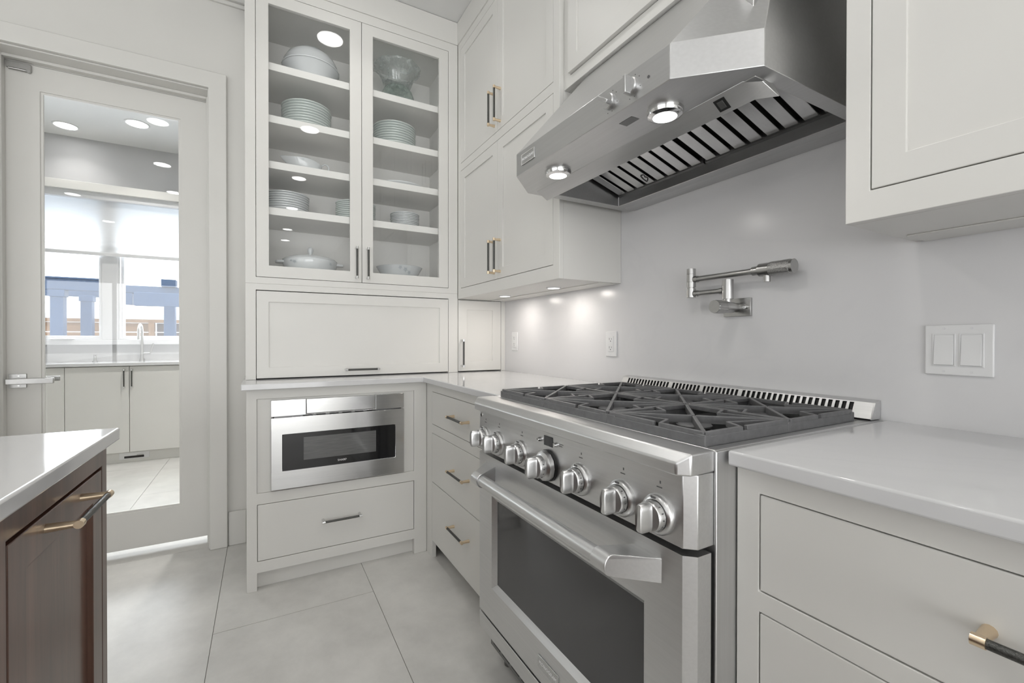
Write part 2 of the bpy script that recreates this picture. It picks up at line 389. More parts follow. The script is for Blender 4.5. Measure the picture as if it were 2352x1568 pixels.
# door casing and jamb with stop
mb = MB(LW(-.23))
mb.holes(-2.45, -1.48, 0, 2.504, [(-2.37, -1.56, -.01, 2.419)], 0.0005, .025)
tc_ = struct(mb.build('trim_2', 'trim_paint', None, bevel=.004))
mb = MB(LW(-.23))
mb.box(-1.566, -1.546, 0, 2.429, -.134, -.001); mb.box(-2.384, -2.364, 0, 2.429, -.134, -.001); mb.box(-2.364, -1.566, 2.413, 2.429, -.134, -.001)
mb.box(-1.579, -1.566, 0, 2.413, -.1158, -.08); mb.box(-2.364, -2.351, 0, 2.413, -.1158, -.08); mb.box(-2.351, -1.579, 2.400, 2.413, -.1158, -.08); mb.box(-2.36, -1.57, 2.398, 2.413, -.134, -.1158)
mb.build('jamb', 'trim_paint', tc_, bevel=.0015)

# ---- the glazed door
XD = -.346
d1 = sthing('door_1', (XD-.02, -1.965, .03))
TD = LW(XD)
MB(TD).holes(-2.36, -1.57, .03, 2.397, [(-2.236, -1.696, .217, 2.281)], -.04, 0).build('door_frame', 'trim_paint', d1, bevel=.002)
MB(TD).box(-2.232, -1.700, .221, 2.277, -.024, -.018).build('glass_pane', 'pane', d1)
MB(TD).holes(-2.238, -1.694, .215, 2.283, [(-2.226, -1.706, .227, 2.271)], -.0175, -.006).build('glazing_bead', 'trim_paint', d1, bevel=.001)
hd = MB(TD).box(-2.343, -2.284, .879, .944, 0, .007).build('handle', 'nickel', d1, bevel=.001)
mb = MB(TD); mb.cyl((-2.318, .911, .006), (-2.318, .911, .045), .0105, n=18); mb.box(-2.338, -2.178, .8985, .9245, .040, .055)
mb.build('lever', 'nickel', hd, bevel=.002)
mb = MB(TD); mb.cyl((-2.310, .934, .006), (-2.310, .934, .0085), .0035, n=12); mb.cyl((-2.310, .889, .006), (-2.310, .889, .0085), .0035, n=12)
mb.build('screw', 'chrome', hd)
mb = MB(TD); mb.cyl((-2.318, .911, -.04), (-2.318, .911, -.08), .0105, n=16); mb.box(-2.334, -2.196, .8995, .9235, -.092, -.08)
mb.build('lever', 'nickel', hd, bevel=.002)
mb = MB(TD); mb.box(-2.345, -2.262, 2.362, 2.392, 0, .012); mb.cyl((-2.338, 2.360, .010), (-2.27, 2.360, .010), .005, n=10); mb.cyl((-2.27, 2.360, .004), (-2.27, 2.360, .016), .008, n=12)
mb.build('roller_catch', 'nickel', d1, bevel=.001)

# ================================================================== PANTRY
XP = -2.92
TPW = LW(XP)
wf = struct(MB(TPW).holes(-4.3, -.6, 0, Zc, [(-3.62, -2.628, 1.10, 2.44), (-2.513, -1.62, 1.10, 2.44)], -.14, 0).build('wall_far', 'pantry_grey'))
struct(MB().box(XP-.14, -.365, -4.4, -4.3, 0, Zc).build('wall_pantry_left', 'wall_paint'))
struct(MB().box(XP-.14, -.365, -.6, -.5, 0, Zc).build('wall_pantry_right', 'wall_paint'))
for i, (a, b) in enumerate(((-3.62, -2.628), (-2.513, -1.62))):
    wn = sthing('window_%d' % (i+1), (XP-.07, (a+b)/2, 1.10))
    MB(TPW).holes(a, b, 1.10, 2.44, [(a+.016, b-.016, 1.118, 2.42)], -.10, .004).build('window_frame', 'vinyl', wn, bevel=.002)
    MB(TPW).holes(a+.016, b-.016, 1.118, 2.42, [(a+.036, b-.036, 1.136, 2.40)], -.085, -.05).build('sash', 'vinyl', wn, bevel=.002)
    MB(TPW).box(a+.034, b-.034, 1.134, 2.402, -.072, -.066).build('glass_pane', 'window_pane', wn)
struct(MB(TPW).box(-3.66, -1.58, 1.052, 1.099, .001, .05).build('trim_3', 'vinyl', None, bevel=.004))
struct(MB(TPW).box(-2.628, -2.513, 1.10, 2.44, .0005, .012).build('trim_4', 'vinyl', None, bevel=.002))
# roller shade
rs = thing('roller_shade', 'white roller blind half lowered over the pantry window, below its cream valance', 'blind', (XP+.09, -2.57, 1.875))
TS = LW(XP)
MB(TS).box(-3.70, -1.54, 2.445, 2.522, .02, .12).build('valance', 'trim_paint', rs, bevel=.002)
MB(TS).box(-3.68, -1.56, 2.385, 2.447, .012, .085).build('headrail', 'vinyl', rs, bevel=.004)
MB(TS).box(-3.66, -1.58, 1.905, 2.40, .037, .039).build('fabric', 'shade_fabric', rs)
MB(TS).box(-3.66, -1.58, 1.905, 1.965, .034, .0365).build('hem', 'shade_fabric', rs)
MB(TS).box(-3.66, -1.58, 1.877, 1.91, .028, .048).build('bottom_bar', 'vinyl', rs, bevel=.004)
# pantry base cabinet run
XPF = -2.53
pc = thing('pantry_base_cabinet', 'cream slab door base cabinets along the pantry window wall', 'cabinet', (-2.7, -2.6, 0))
MB().box(XP+.003, XPF-.02, -4.2, -.9, .095, .868).build('carcass', 'cabinet', pc)
MB().box(XP+.003, -2.57, -4.2, -.9, 0.001, .094).build('toe_kick', 'cabinet', pc)
TPF = LW(XPF)
ys = [-4.05, -3.63, -3.205, -2.780, -2.355, -1.93, -1.505]
for i in range(len(ys)-1):
    dr = slab(TPF, ys[i]+.0015, ys[i+1]-.0015, .098, .862, pc, name='door')
    hy = ys[i+1]-.032 if i % 2 == 1 else ys[i]+.022
    pull(TPF, (hy, .673), (hy, .838), dr, proj=.03, mats=('gunmetal', 'chrome'))
tag(MB().box(XP+.002, -2.50, -4.28, -.62, .869, .896).build('pantry_countertop', 'quartz', None, bevel=.002), 'pale quartz worktop under the pantry window', 'countertop')
MB().box(XP+.001, XP+.014, -4.28, -.62, .896, .975).build('splash_strip', 'quartz', wf)
rg = thing('floor_register', 'small white vent with a dark slot in the pantry toe kick', 'vent', (-2.565, -2.33, .03))
MB(LW(-2.57)).holes(-2.435, -2.222, .028, .088, [(-2.40, -2.26, .036, .056)], .0005, .006).build('grille', 'plastic_white', rg, bevel=.001)
MB(LW(-2.57)).box(-2.40, -2.26, .036, .056, .0002, .002).build('slot', 'black', rg)
MB(LW(-2.57)).box(-2.31, -2.262, .058, .064, .006, .012).build('damper', 'nickel', rg)
# faucet and soap pump
fc = thing('gooseneck_faucet', 'brushed gooseneck faucet on the pantry sink', 'faucet', (-2.83, -2.32, .896))
mb = MB(); mb.cyl((-2.83, -2.32, .896), (-2.83, -2.32, .92), .022, .02, 16); mb.cyl((-2.83, -2.32, .92), (-2.83, -2.32, 1.08), .012, n=14)
mb.build('body', 'nickel', fc)
pts = [(-2.83, -2.32, 1.08)] + [(-2.83+.07-.07*math.cos(t), -2.32, 1.17+.07*math.sin(t)) for t in [P*i/10 for i in range(0, 11)]] + [(-2.69, -2.32, 1.10)]
MB().tube(pts, .010, 12).build('spout', 'nickel', fc)
mb = MB(); mb.cyl((-2.83, -2.32, .97), (-2.83, -2.262, .97), .009, n=12); mb.cyl((-2.83, -2.262, .96), (-2.83, -2.235, 1.065), .006, n=12); mb.build('lever', 'nickel', fc)
sp = thing('soap_dispenser', 'small brushed soap pump left of the pantry faucet', 'soap pump', (-2.84, -2.66, .896))
mb = MB(); mb.cyl((-2.84, -2.66, .896), (-2.84, -2.66, .903), .019, n=16); mb.cyl((-2.84, -2.66, .903), (-2.84, -2.66, .945), .011, n=14); mb.build('body', 'nickel', sp)
mb = MB(); mb.cyl((-2.84, -2.66, .945), (-2.84, -2.66, .962), .012, n=14); mb.cyl((-2.84, -2.66, .955), (-2.79, -2.64, .952), .005, n=10); mb.build('nozzle', 'nickel', sp)
tag(MB().turn([(.055, 0), (.075, .006), (.07, .012), (.05, .006)], (-2.885, -2.89, 1.0995), n=20, sy=1.1).build('sill_tray', 'plastic_white'), 'small white dish on the pantry window sill', 'dish')

# ---- outside
tag(MB().box(-3.75, XP-.145, -6, 1.5, 2.30, 2.42).build('roof_eave', 'white_wall'), 'underside of the roof eave outside above the pantry window', 'eave')
struct(MB().box(-40, XP-.15, -30, 25, -.25, -.2).build('ground', 'ground'))
pg = thing('pergola', 'blue grey garden pergola with heavy beams seen through the pantry window', 'pergola', (-7.5, -4, -.2))
def beam(x0, x1, y0, y1, z0, z1, nm='beam'): return MB().box(x0, x1, y0, y1, z0, z1).build(nm, 'pergola_paint', pg, bevel=.01)
beam(-7.62, -7.45, -7.2, -3.60, 1.915, 2.10); beam(-7.75, -7.40, -7.3, -3.55, 2.10, 2.125, 'cap_board')
beam(-8.9, -8.75, -7.5, -1.0, 1.905, 2.02)
beam(-7.60, -7.46, -3.55, -.6, 1.905, 2.04)
beam(-7.10, -6.98, -3.2, -.6, 1.66, 1.89); beam(-7.55, -7.40, -3.5, -3.30, 1.70, 1.90)
for (x, y, s_) in ((-7.53, -4.277, 1.0), (-8.6, -4.19, 1.0), (-7.53, -2.79, 1.0)):
    mb = MB(); mb.box(x-.082, x+.082, y-.082, y+.082, -.2, 1.82); mb.box(x-.10, x+.10, y-.10, y+.10, 1.80, 1.915)
    mb.build('column', 'pergola_paint', pg, bevel=.008)
MB().box(-7.6, -7.4, -2.90, -2.69, 2.04, 2.17).build('finial_block', 'pergola_paint', pg)
fn = thing('garden_fence', 'horizontal board timber fence across the yard outside the pantry window', 'fence', (-9.0, -4, -.2))
for k_ in range(8):
    z1 = 1.425 - k_*.192
    MB().box(-9.03, -9.0, -8.0, -3.25, z1-.18, z1).build('board', 'fence_wood', fn)
    MB().box(-9.05, -9.02, -3.23, 1.0, z1-.18, z1).build('board', 'fence_dark' if k_ < 3 else 'fence_wood', fn)
MB().box(-9.07, -8.93, -8.0, 1.0, 1.43, 1.50).build('cap_rail', 'fence_wood', fn)
for y in (-3.30, -5.6, -.9): MB().box(-8.99, -8.89, y-.045, y+.045, -.2, 1.43).build('post', 'fence_wood', fn)
tag(MB().box(-15.2, -15.0, -16, 8, -.2, 1.86).build('garden_wall', 'white_wall'), 'pale wall beyond the timber fence outside', 'wall')

# ================================================================== LEFT WALL JOINERY
XU = .159                    # face of glass cabinet / garage
TU = LW(XU)
gc = thing('glass_door_cabinet', 'tall cream wall cabinet with two glazed doors holding china', 'cabinet', (-.03, -.85, 1.373))
MB(TU).holes(-1.386, -.3166, 1.3725, 2.82, [(-1.343, -.3735, 1.403, 2.772)], -.02, 0).build('face_frame', 'cabinet', gc, bevel=.0012)
mb = MB(); mb.box(-.228, .139, -1.386, -1.346, 1.3725, 2.82); mb.box(-.228, .139, -.362, -.3166, 1.3725, 2.82)
mb.box(-.228, -.214, -1.346, -.362, 1.3725, 2.82); mb.box(-.214, .139, -1.346, -.362, 1.3725, 1.425); mb.box(-.214, .139, -1.346, -.362, 2.748, 2.82)
mb.build('carcass', 'cabinet_in', gc)
for z in (2.452, 2.198, 1.975, 1.750):
    MB().box(-.2135, .128, -1.3455, -.3625, z-.036, z).build('shelf', 'cabinet_in', gc, bevel=.001)
for (a, b, ga, gb, hu) in ((-1.343+G, -.8590, -1.288, -.9165, -.887), (-.8564, -.3735-G, -.80, -.430, -.830)):
    dr = MB(TU).holes(a, b, 1.403+G, 2.772-G, [(ga, gb, 1.461, 2.715)], -.02, 0).build('door', 'cabinet', gc, bevel=.0013)
    MB(TU).box(ga-.006, gb+.006, 1.455, 2.721, -.0135, -.0095).build('glass_pane', 'pane', dr)
    pull(TU, (hu, 1.422), (hu, 1.588), dr, mats=('gunmetal', 'chrome'))
MB(TU).box(-1.386, -.3166, 2.82, Zc-.002, -.10, .006).build('crown_board', 'cabinet', gc, bevel=.0015)

ag = thing('appliance_garage', 'cream counter-top appliance garage with one wide lift-up door', 'cabinet', (-.03, -.85, .914))
MB(TU).holes(-1.386, -.3166, .9145, 1.3722, [(-1.343, -.3735, .910, 1.342)], -.02, 0).build('face_frame', 'cabinet', ag, bevel=.0012)
mb = MB(); mb.box(-.228, .139, -1.386, -1.346, .9145, 1.3722); mb.box(-.228, .139, -.362, -.3166, .9145, 1.3722); mb.box(-.228, -.214, -1.346, -.362, .9145, 1.3722); mb.box(-.214, .139, -1.346, -.362, 1.345, 1.3722)
mb.build('carcass', 'cabinet', ag)
dr = shaker(TU, -1.343+G, -.3735-G, .9195, 1.342-.004, ag, fr=.052, name='lift_door')
pull(TU, (-.946, .950), (-.772, .950), dr, mats=('gunmetal', 'chrome'))
cc = thing('corner_cabinet', 'narrow cream counter-top cabinet in the corner, with one shaker door', 'cabinet', (-.03, -.16, .914))
MB(TU).holes(-.3158, -.0005, .9145, 1.3425, [(-.3145, -.029, .910, 1.3405)], -.02, 0).build('face_frame', 'cabinet', cc, bevel=.0008)
mb = MB(); mb.box(-.228, .139, -.029, -.0005, .9145, 1.3425); mb.box(-.228, -.20, -.3158, -.029, .9145, 1.3425); mb.build('carcass', 'cabinet', cc)
dr = shaker(TU, -.3145+G, -.029-G, .9195, 1.3405-.003, cc, fr=.056)
pull(TU, (-.292, .944), (-.292, 1.107), dr, mats=('gunmetal', 'chrome'))

# countertop (L)
tag(MB().prism([(-.228, -1.3965), (.3901, -1.3965), (.3901, -.5995), (1.2255, -.5995), (1.2255, -.0005), (-.228, -.0005)], lambda a, b, c: (a, b, c), .8876, .914).build('countertop', 'quartz', None, bevel=.003, seg=3),
    'white quartz worktop wrapping the corner left of the range', 'countertop')

# microwave base cabinet
XB = .349; TB = LW(XB)
mc = thing('microwave_base_cabinet', 'cream base cabinet housing the microwave above a wide drawer', 'cabinet', (.06, -.97, 0))
MB(TB).holes(-1.378, -.568, 0, .887, [(-1.338, -.6345, .428, .843), (-1.338, -.6345, .128, .379), (-1.338, -.6345, -.01, .078)], -.022, 0).build('face_frame', 'cabinet', mc, bevel=.0015)
mb = MB(); mb.box(-.228, .327, -1.378, -1.34, 0, .887); mb.box(-.228, .327, -.634, -.57, 0, .887); mb.box(-.228, .327, -1.34, -.634, .085, .40); mb.box(-.228, -.10, -1.34, -.634, .40, .887); mb.box(-.228, .327, -1.34, -.634, .846, .887)
mb.build('carcass', 'cabinet', mc)
MB(TB).box(-1.3385, -.634, 0.0005, .084, -.052, -.036).build('toe_kick', 'cabinet', mc)
MB(TB).holes(-1.3375, -.6350, .4285, .8425, [(-1.276, -.700, .445, .826)], -.020, -.006).build('filler_panel', 'cabinet', mc, bevel=.001)
dr = slab(TB, -1.338+G, -.6345-G, .128+G, .379-G, mc)
pull(TB, (-1.076, .2615), (-.900, .2615), dr, mats=('gunmetal', 'chrome'))

# microwave drawer
mw = thing('built_in_microwave', 'built-in stainless steel microwave drawer with black window', 'microwave', (.15, -.988, .437))
MB(TB).box(-1.272, -.704, .447, .824, -.40, -.004).build('case', 'steel_dark', mw)
MB(TB).holes(-1.284, -.692, .763, .836, [(-1.143, -.832, .766, .8375)], -.004, .016).build('control_strip', 'steel_polish', mw, bevel=.0015)
MB(TB).box(-1.1405, -.8345, .7685, .8345, -.003, .017).build('flip_panel', 'steel_polish', mw, bevel=.0015)
md = MB(TB).holes(-1.284, -.692, .437, .7575, [(-1.239, -.737, .519, .681)], -.003, .018).build('door', 'steel_polish', mw, bevel=.0015)
def rrect(u0, u1, v0, v1, r, n=5):
    pts = []
    for cx_, cy_, a0 in ((u1-r, v1-r, 0), (u0+r, v1-r, 90), (u0+r, v0+r, 180), (u1-r, v0+r, 270)):
        for i in range(n+1):
            a = math.radians(a0+90*i/n); pts.append((cx_+r*math.cos(a), cy_+r*math.sin(a)))
    return pts
MB(TB).prism(rrect(-1.240, -.736, .518, .682, .012), lambda a, b, c: (a, b, c), .004, .0186).build('window', 'black_gloss', md)
MB(TB).box(-1.153, -.831, .558, .661, .0186, .0190).build('screen', 'mw_inner', md)
lettering('SHARP', TB, -.988, .538, .0190, .0135, 'print_light', md, squash=1.0)
for k_ in range(6): MB(TB).box(-1.155+k_*.057, -1.115+k_*.057, .7585, .7622, -.002, .0085).build('vent_slot', 'black', mw)

# ================================================================== RANGE WALL UPPERS
YU = -.3156; TR = RW(YU)
uc = thing('tall_wall_cabinet', 'tall cream wall cabinet with four shaker doors left of the hood', 'cabinet', (.67, -.15, 1.343))
XL = .1605
MB(TR).holes(XL, 1.185, 1.343, 2.82, [(.201, 1.142, 1.400, 2.0765), (.201, 1.142, 2.1185, 2.776)], -.02, 0).build('face_frame', 'cabinet', uc, bevel=.0012)
MB().box(XL, 1.185, YU+.0205, -.0005, 1.343, 2.82).build('carcass', 'cabinet', uc, bevel=.001)
for (z0, z1, h0, h1) in ((1.400, 2.0765, 1.428, 1.592), (2.1185, 2.776, 2.150, 2.318)):
    dr = shaker(TR, .201+G, .6628, z0+G, z1-G, uc); pull(TR, (.632, h0), (.632, h1), dr)
    dr = shaker(TR, .6650, 1.142-G, z0+G, z1-G, uc); pull(TR, (.694, h0), (.694, h1), dr)
MB(TR).box(XL, 1.185, 2.82, Zc-.002, -.10, .006).build('crown_board', 'cabinet', uc, bevel=.0015)
MB().box(XL+.02, 1.165, -.105, -.012, 1.3395, 1.3428).build('wiring_cover', 'cabinet', uc, bevel=.0008)
YC = -.294; TC = RW(YC)
hc = thing('over_hood_cabinet', 'cream cabinet with shaker doors directly above the range hood', 'cabinet', (1.67, -.15, 2.068))
MB(TC).holes(1.1858, 2.1518, 2.068, 2.82, [(1.225, 2.112, 2.108, 2.776)], -.02, 0).build('face_frame', 'cabinet', hc, bevel=.0012)
MB().box(1.1858, 2.1518, YC+.0205, -.0005, 2.068, 2.82).build('carcass', 'cabinet', hc)
for (a, b) in ((1.225+G, 1.6672), (1.6698, 2.112-G)):
    shaker(TC, a, b, 2.1085+G, 2.776-G, hc, q=.014, t=.022)
MB(TC).box(1.1858, 2.1518, 2.82, Zc-.002, -.10, .006).build('crown_board', 'cabinet', hc, bevel=.0015)
rc = thing('wall_cabinet', 'cream shaker wall cabinet at the right edge, right of the hood', 'cabinet', (2.7, -.15, 1.334))
MB(TR).holes(2.1525, 3.15, 1.334, 2.82, [(2.193, 3.11, 1.389, 2.776)], -.02, 0).build('face_frame', 'cabinet', rc, bevel=.0012)
MB().box(2.1525, 3.15, YU+.0205, -.0005, 1.334, 2.82).build('carcass', 'cabinet', rc, bevel=.001)
for (a, b, h) in ((2.193+G, 2.6505, 2.62), (2.6527, 3.11-G, 2.683)):
    dr = shaker(TR, a, b, 1.389+G, 2.776-G, rc); pull(TR, (h, 1.43), (h, 1.60), dr)
MB(TR).box(2.1525, 3.15, 2.82, Zc-.002, -.10, .006).build('crown_board', 'cabinet', rc, bevel=.0015)
MB().box(2.172, 3.13, -.10, -.004, 1.3305, 1.3338).build('wiring_cover', 'cabinet', rc, bevel=.0008)
# under-cabinet pucks
for i, (x, y) in enumerate(((.468, -.168), (.921, -.160))):
    u = thing('undercabinet_light', 'round recessed puck light under the wall cabinet, %s' % ('nearer the corner' if i == 0 else 'nearer the hood'), 'light', (x, y, 1.338), 'puck lights under the wall cabinet')
    MB().turn([(.034, .005), (.034, 0), (.027, 0), (.027, .002)], (x, y, 1.338), n=28).build('trim_ring', 'plastic_white', u)
    MB().turn([(.027, .002), (.027, .0005), (.0, .0003)], (x, y, 1.338), n=28, cap=False).build('lens', 'lamp', u)
    area('puck_lamp', (x, y, 1.336), (0, 0, 0), .05, .05, .85, (1, .93, .86), 'DISK', u)

# ================================================================== RANGE WALL BASES
YB = -.5677; TBR = RW(YB)
bl = thing('drawer_base_cabinet', 'cream base cabinet with three drawers, between the corner and the range', 'cabinet', (.8, -.28, 0))
mb = MB(TBR); mb.holes(.3495, 1.2245, 0, .887, [(.432, 1.19, .678, .844), (.432, 1.19, -.01, .635), (1.19, 1.23, -.01, .088)], -.022, 0)
mb.build('face_frame', 'cabinet', bl, bevel=.0012)
MB().box(.3495, 1.2245, YB+.0225, -.001, .095, .887).build('carcass', 'cabinet', bl)
MB().box(.3495, 1.2245, YB+.085, -.001, .0005, .0945).build('toe_kick', 'cabinet', bl)
for (z0, z1, zh) in ((.678+G, .844-G, .7625), (.3875+.001, .635-G, .519), (.090, .3865-.001, .269)):
    dr = slab(TBR, .432+G, 1.19-G, z0, z1, bl); pull(TBR, (.725, zh), (.904, zh), dr)
br = thing('drawer_base_cabinet', 'cream base cabinet with wide drawers right of the range', 'cabinet', (2.6, -.28, 0))
MB(TBR).holes(2.0965, 3.10, .092, .887, [(2.137, 2.872, .675, .8435), (2.137, 2.872, .37, .640), (2.137, 2.872, .10, .335)], -.022, 0).build('face_frame', 'cabinet', br, bevel=.0012)
MB().box(2.0965, 3.10, YB+.0225, -.001, .0935, .887).build('carcass', 'cabinet', br)
MB().box(2.0965, 3.10, YB+.085, -.001, .0005, .093).build('toe_kick', 'cabinet', br)
for (z0, z1, zh) in ((.675, .8435, .766), (.37, .640, .52), (.10, .335, .23)):
    dr = slab(TBR, 2.137+G, 2.872-G, z0+G, z1-G, br); pull(TBR, (2.410, zh), (2.600, zh), dr, r=.0058, proj=.034)
tag(MB().box(2.0995, 3.11, -.5995, -.0005, .8876, .914).build('countertop', 'quartz', None, bevel=.004, seg=3), 'white quartz worktop right of the range', 'countertop')

# ================================================================== RANGE
rgx0, rgx1 = 1.228, 2.089
ra = thing('gas_range', 'stainless steel six-burner gas range with black grates', 'range', (1.659, -.33, 0))
MB().box(rgx0+.001, rgx1, -.619, -.003, .06, .893).build('body', 'steel_v', ra)
for x in (1.27, 2.045):
    for y in (-.58, -.06): MB().cyl((x, y, 0.0), (x, y, .062), .018, n=14).build('leg', 'steel_dark', ra)
MB().box(rgx1+.0003, 2.0945, -.6225, -.003, .06, .9128).build('side_panel', 'steel_v', ra, bevel=.002, seg=3)
mb = MB(); mb.T = lambda u, v, q: (u, v, q)
mb.holes(rgx0+.001, rgx1, -.620, -.003, [(1.258, 2.066, -.606, -.055)], .893, .9135)
mb.build('cooktop_rim', 'steel', ra, bevel=.002)
MB().box(1.2575, 2.0665, -.6065, -.0545, .8935, .8985).build('burner_pan', 'burner_pan', ra)
# bullnose
mb = MB()
L_, R_ = rgx0, 2.090
mb.add([(L_, -.6205, .914), (R_, -.6205, .914), (R_, -.682, .914), (L_, -.682, .914), (R_-.017, -.700, .898), (L_+.017, -.700, .898),
        (R_-.017, -.700, .876), (L_+.017, -.700, .876), (R_, -.682, .876), (L_, -.682, .876), (L_, -.6205, .876), (R_, -.6205, .876)],
       [(0, 1, 2, 3), (3, 2, 4, 5), (5, 4, 6, 7), (2, 8, 6, 4), (3, 5, 7, 9), (1, 11, 8, 2), (0, 3, 9, 10), (0, 10, 11, 1), (10, 9, 7, 6, 8, 11)])
mb.build('bullnose', 'steel', ra, bevel=.003, seg=3)
YF = -.6815
plan = lambda y0: [(L_+.001, y0), (R_-.001, y0), (R_-.001, -.663), (R_-.018, YF), (L_+.018, YF), (L_+.001, -.663)]
XYZ = lambda a, b, c: (a, b, c)
cp = MB().prism(plan(-.6205), XYZ, .7465, .8755).build('control_panel', 'steel', ra, bevel=.0015)
MB().prism(plan(-.6285), XYZ, .154, .203).build('lower_panel', 'steel', ra, bevel=.0015)
MB().box(rgx0+.05, rgx1-.05, -.655, -.622, .10, .153).build('kick_plate', 'steel_dark', ra)
for k_ in range(12): MB().box(1.30+k_*.06, 1.345+k_*.06, -.6565, -.654, .112, .124).build('kick_slot', 'black', ra)
# oven door
TO = RW(YF)
mb = MB(TO)
mb.holes(L_+.018, R_-.018, .212, .735, [(1.336, 1.984, .318, .612)], -.053, 0)
mb2 = MB()
mb2.prism([(R_-.001, -.6285), (R_-.001, -.663), (R_-.018, YF), (R_-.018, -.6285)], XYZ, .212, .735)
mb2.prism([(L_+.001, -.6285), (L_+.001, -.663), (L_+.018, YF), (L_+.018, -.6285)], XYZ, .212, .735)
b0 = len(mb.v); mb.v += mb2.v; mb.f += [[i+b0 for i in f] for f in mb2.f]; mb.m += mb2.m
# bevelled window surround
o4 = [(1.336, .318), (1.984, .318), (1.984, .612), (1.336, .612)]; i4 = [(1.350, .332), (1.970, .332), (1.970, .596), (1.350, .596)]
mb.add([(a, b, 0) for a, b in o4] + [(a, b, -.0135) for a, b in i4], [(i, (i+1) % 4, 4+(i+1) % 4, 4+i) for i in range(4)])
od = mb.build('oven_door', 'steel', ra, bevel=.0)
MB(TO).box(1.345, 1.975, .327, .601, -.03, -.0135).build('window', 'oven_glass', od)
bd = MB(TO).box(1.612, 1.705, .250, .282, 0, .003).build('badge', 'steel_polish', od, bevel=.001)
lettering('MONOGRAM', TO, 1.6585, .266, .003, .0125, 'print_light', od, spacing=1.1)
# oven handle
YH = -.742; zh = .685
hn = MB().cyl((1.365, YH, zh), (1.953, YH, zh), .0165, n=24).build('oven_handle', 'steel', ra)
for sgn in (-1, 1):
    cx_ = 1.659
    xb0, xb1 = cx_+sgn*.299, cx_+sgn*.368      # foot on the door
    xe0, xe1 = cx_+sgn*.262, cx_+sgn*.305      # cap on the bar
    lo, hi = sorted((xb0, xb1)); el, eh = sorted((xe0, xe1))
    prof = [(YF+.001, .664)] + [(YH-.0208*math.cos(t), zh+.0208*math.sin(t)) for t in [P*(-.5+i/14) for i in range(15)]] + [(YF+.001, .711)]
    fx = lambda y, a_, b_: b_ + (a_-b_)*min(1, max(0, (y-YH)/(YF-YH)))
    mb = MB(); mb.loft([[(fx(y, lo, el), y, z) for y, z in prof], [(fx(y, hi, eh), y, z) for y, z in prof]])
    mb.build('bracket', 'steel', hn, bevel=.0015, seg=2)
# control knobs
def knob(x, big=False):
    z = .790; s_ = 1.0
    k = thing_part('knob', ra)
    Rb = .0365 if not big else .041
    if big:
        MB().turn([(.0395, 0), (.0395, .006), (.036, .008), (.036, .016)], (x, YF, z), '-y', 32).build('bezel', 'black', k)
        MB().turn([(.0385, .009), (.0385, .012), (.0365, .020), (.029, .0255), (.027, .0255)], (x, YF, z), '-y', 12, cap=True).build('dial_ring', 'steel_satin', k)
        y0 = .0255
    else:
        MB().turn([(Rb, 0), (Rb, .006), (Rb-.0035, .011), (.029, .0125), (.0285, .010)], (x, YF, z), '-y', 36).build('bezel', 'steel_satin', k)
        MB(TO).box(x-.009, x+.002, z+.0295, z+.0335, .0115, .0128).build('index_mark', 'print_dark', k)
        y0 = .011
    MB().turn([(.0275, y0-.003), (.0275, y0+.013), (.0255, y0+.0165), (.0, y0+.0165)], (x, YF, z), '-y', 32, cap=False).build('dial', 'steel_satin', k)
    # blade grip: convex sided
    g = MB(); d0, d1 = y0+.0150, y0+.039; rows = []
    for d, hw, hh in ((d0, .0105, .0255), (d0+.006, .0085, .0262), (d1-.004, .0080, .0262), (d1, .0062, .0245)):
        ring = []
        for i in range(24):
            t = 2*P*i/24; c_, s_ = math.cos(t), math.sin(t)
            ring.append((x+hw*(abs(c_)**.6)*(1 if c_ >= 0 else -1), YF-d-(.0035*(1-abs(s_)**2) if d > d0+.007 else 0), z+hh*(abs(s_)**.45)*(1 if s_ >= 0 else -1)))
        rows.append(ring)
    g.loft(rows).build('grip', 'steel_satin', k, angle=45)
    # scale print on the dial flank
    mb = MB()
    for a in (-50, -25, 0, 25, 50):
        ar = math.radians(a); mb.cyl((x+.0277*math.cos(ar), YF-y0-.006, z+.0277*math.sin(ar)), (x+.0277*math.cos(ar), YF-y0-.0095, z+.0277*math.sin(ar)), .0011, n=6)
    mb.build('scale_marks', 'print_dark', k)['kind'] = 'stuff'
    # flame symbol above
    mb = MB(TO); zz = z+.048 if not big else z+.052
    if not big:
        mb.box(x+.001, x+.004, zz+.008, zz+.013, 0, .0004); mb.box(x-.006, x+.007, zz, zz+.002, 0, .0004)
        mb.build('symbol', 'print_dark', k)
    return k
def thing_part(name, parent):
    o = bpy.data.objects.new(name, None); COL.objects.link(o); o.parent = parent; o.empty_display_size = .02; ORI[o.name] = ORI[parent.name].copy(); return o
for i, x in enumerate((1.292, 1.386, 1.524, 1.660, 1.789, 1.925, 2.020)):
    knob(x, i == 3)
dp = MB(TO).box(1.638, 1.678, .8375, .8625, 0, .0015).build('display', 'display', cp, bevel=.002)
for x in (1.622, 1.695): MB().turn([(.0065, 0), (.0065, .004), (.0045, .010), (.0, .0105)], (x, YF, .849), '-y', 16, cap=False).build('button', 'chrome', cp)
MB().turn([(.0085, 0), (.0085, .0016), (.0065, .002), (.0, .002)], (1.262, YF, .8605), '-y', 24, cap=False).build('emblem', 'chrome', cp)
mb = MB(TO); mb.box(1.606, 1.613, .8475, .8505, 0, .0004); mb.box(1.704, 1.722, .852, .8535, 0, .0004); mb.box(1.704, 1.718, .847, .8485, 0, .0004); mb.build('panel_print', 'print_dark', cp)
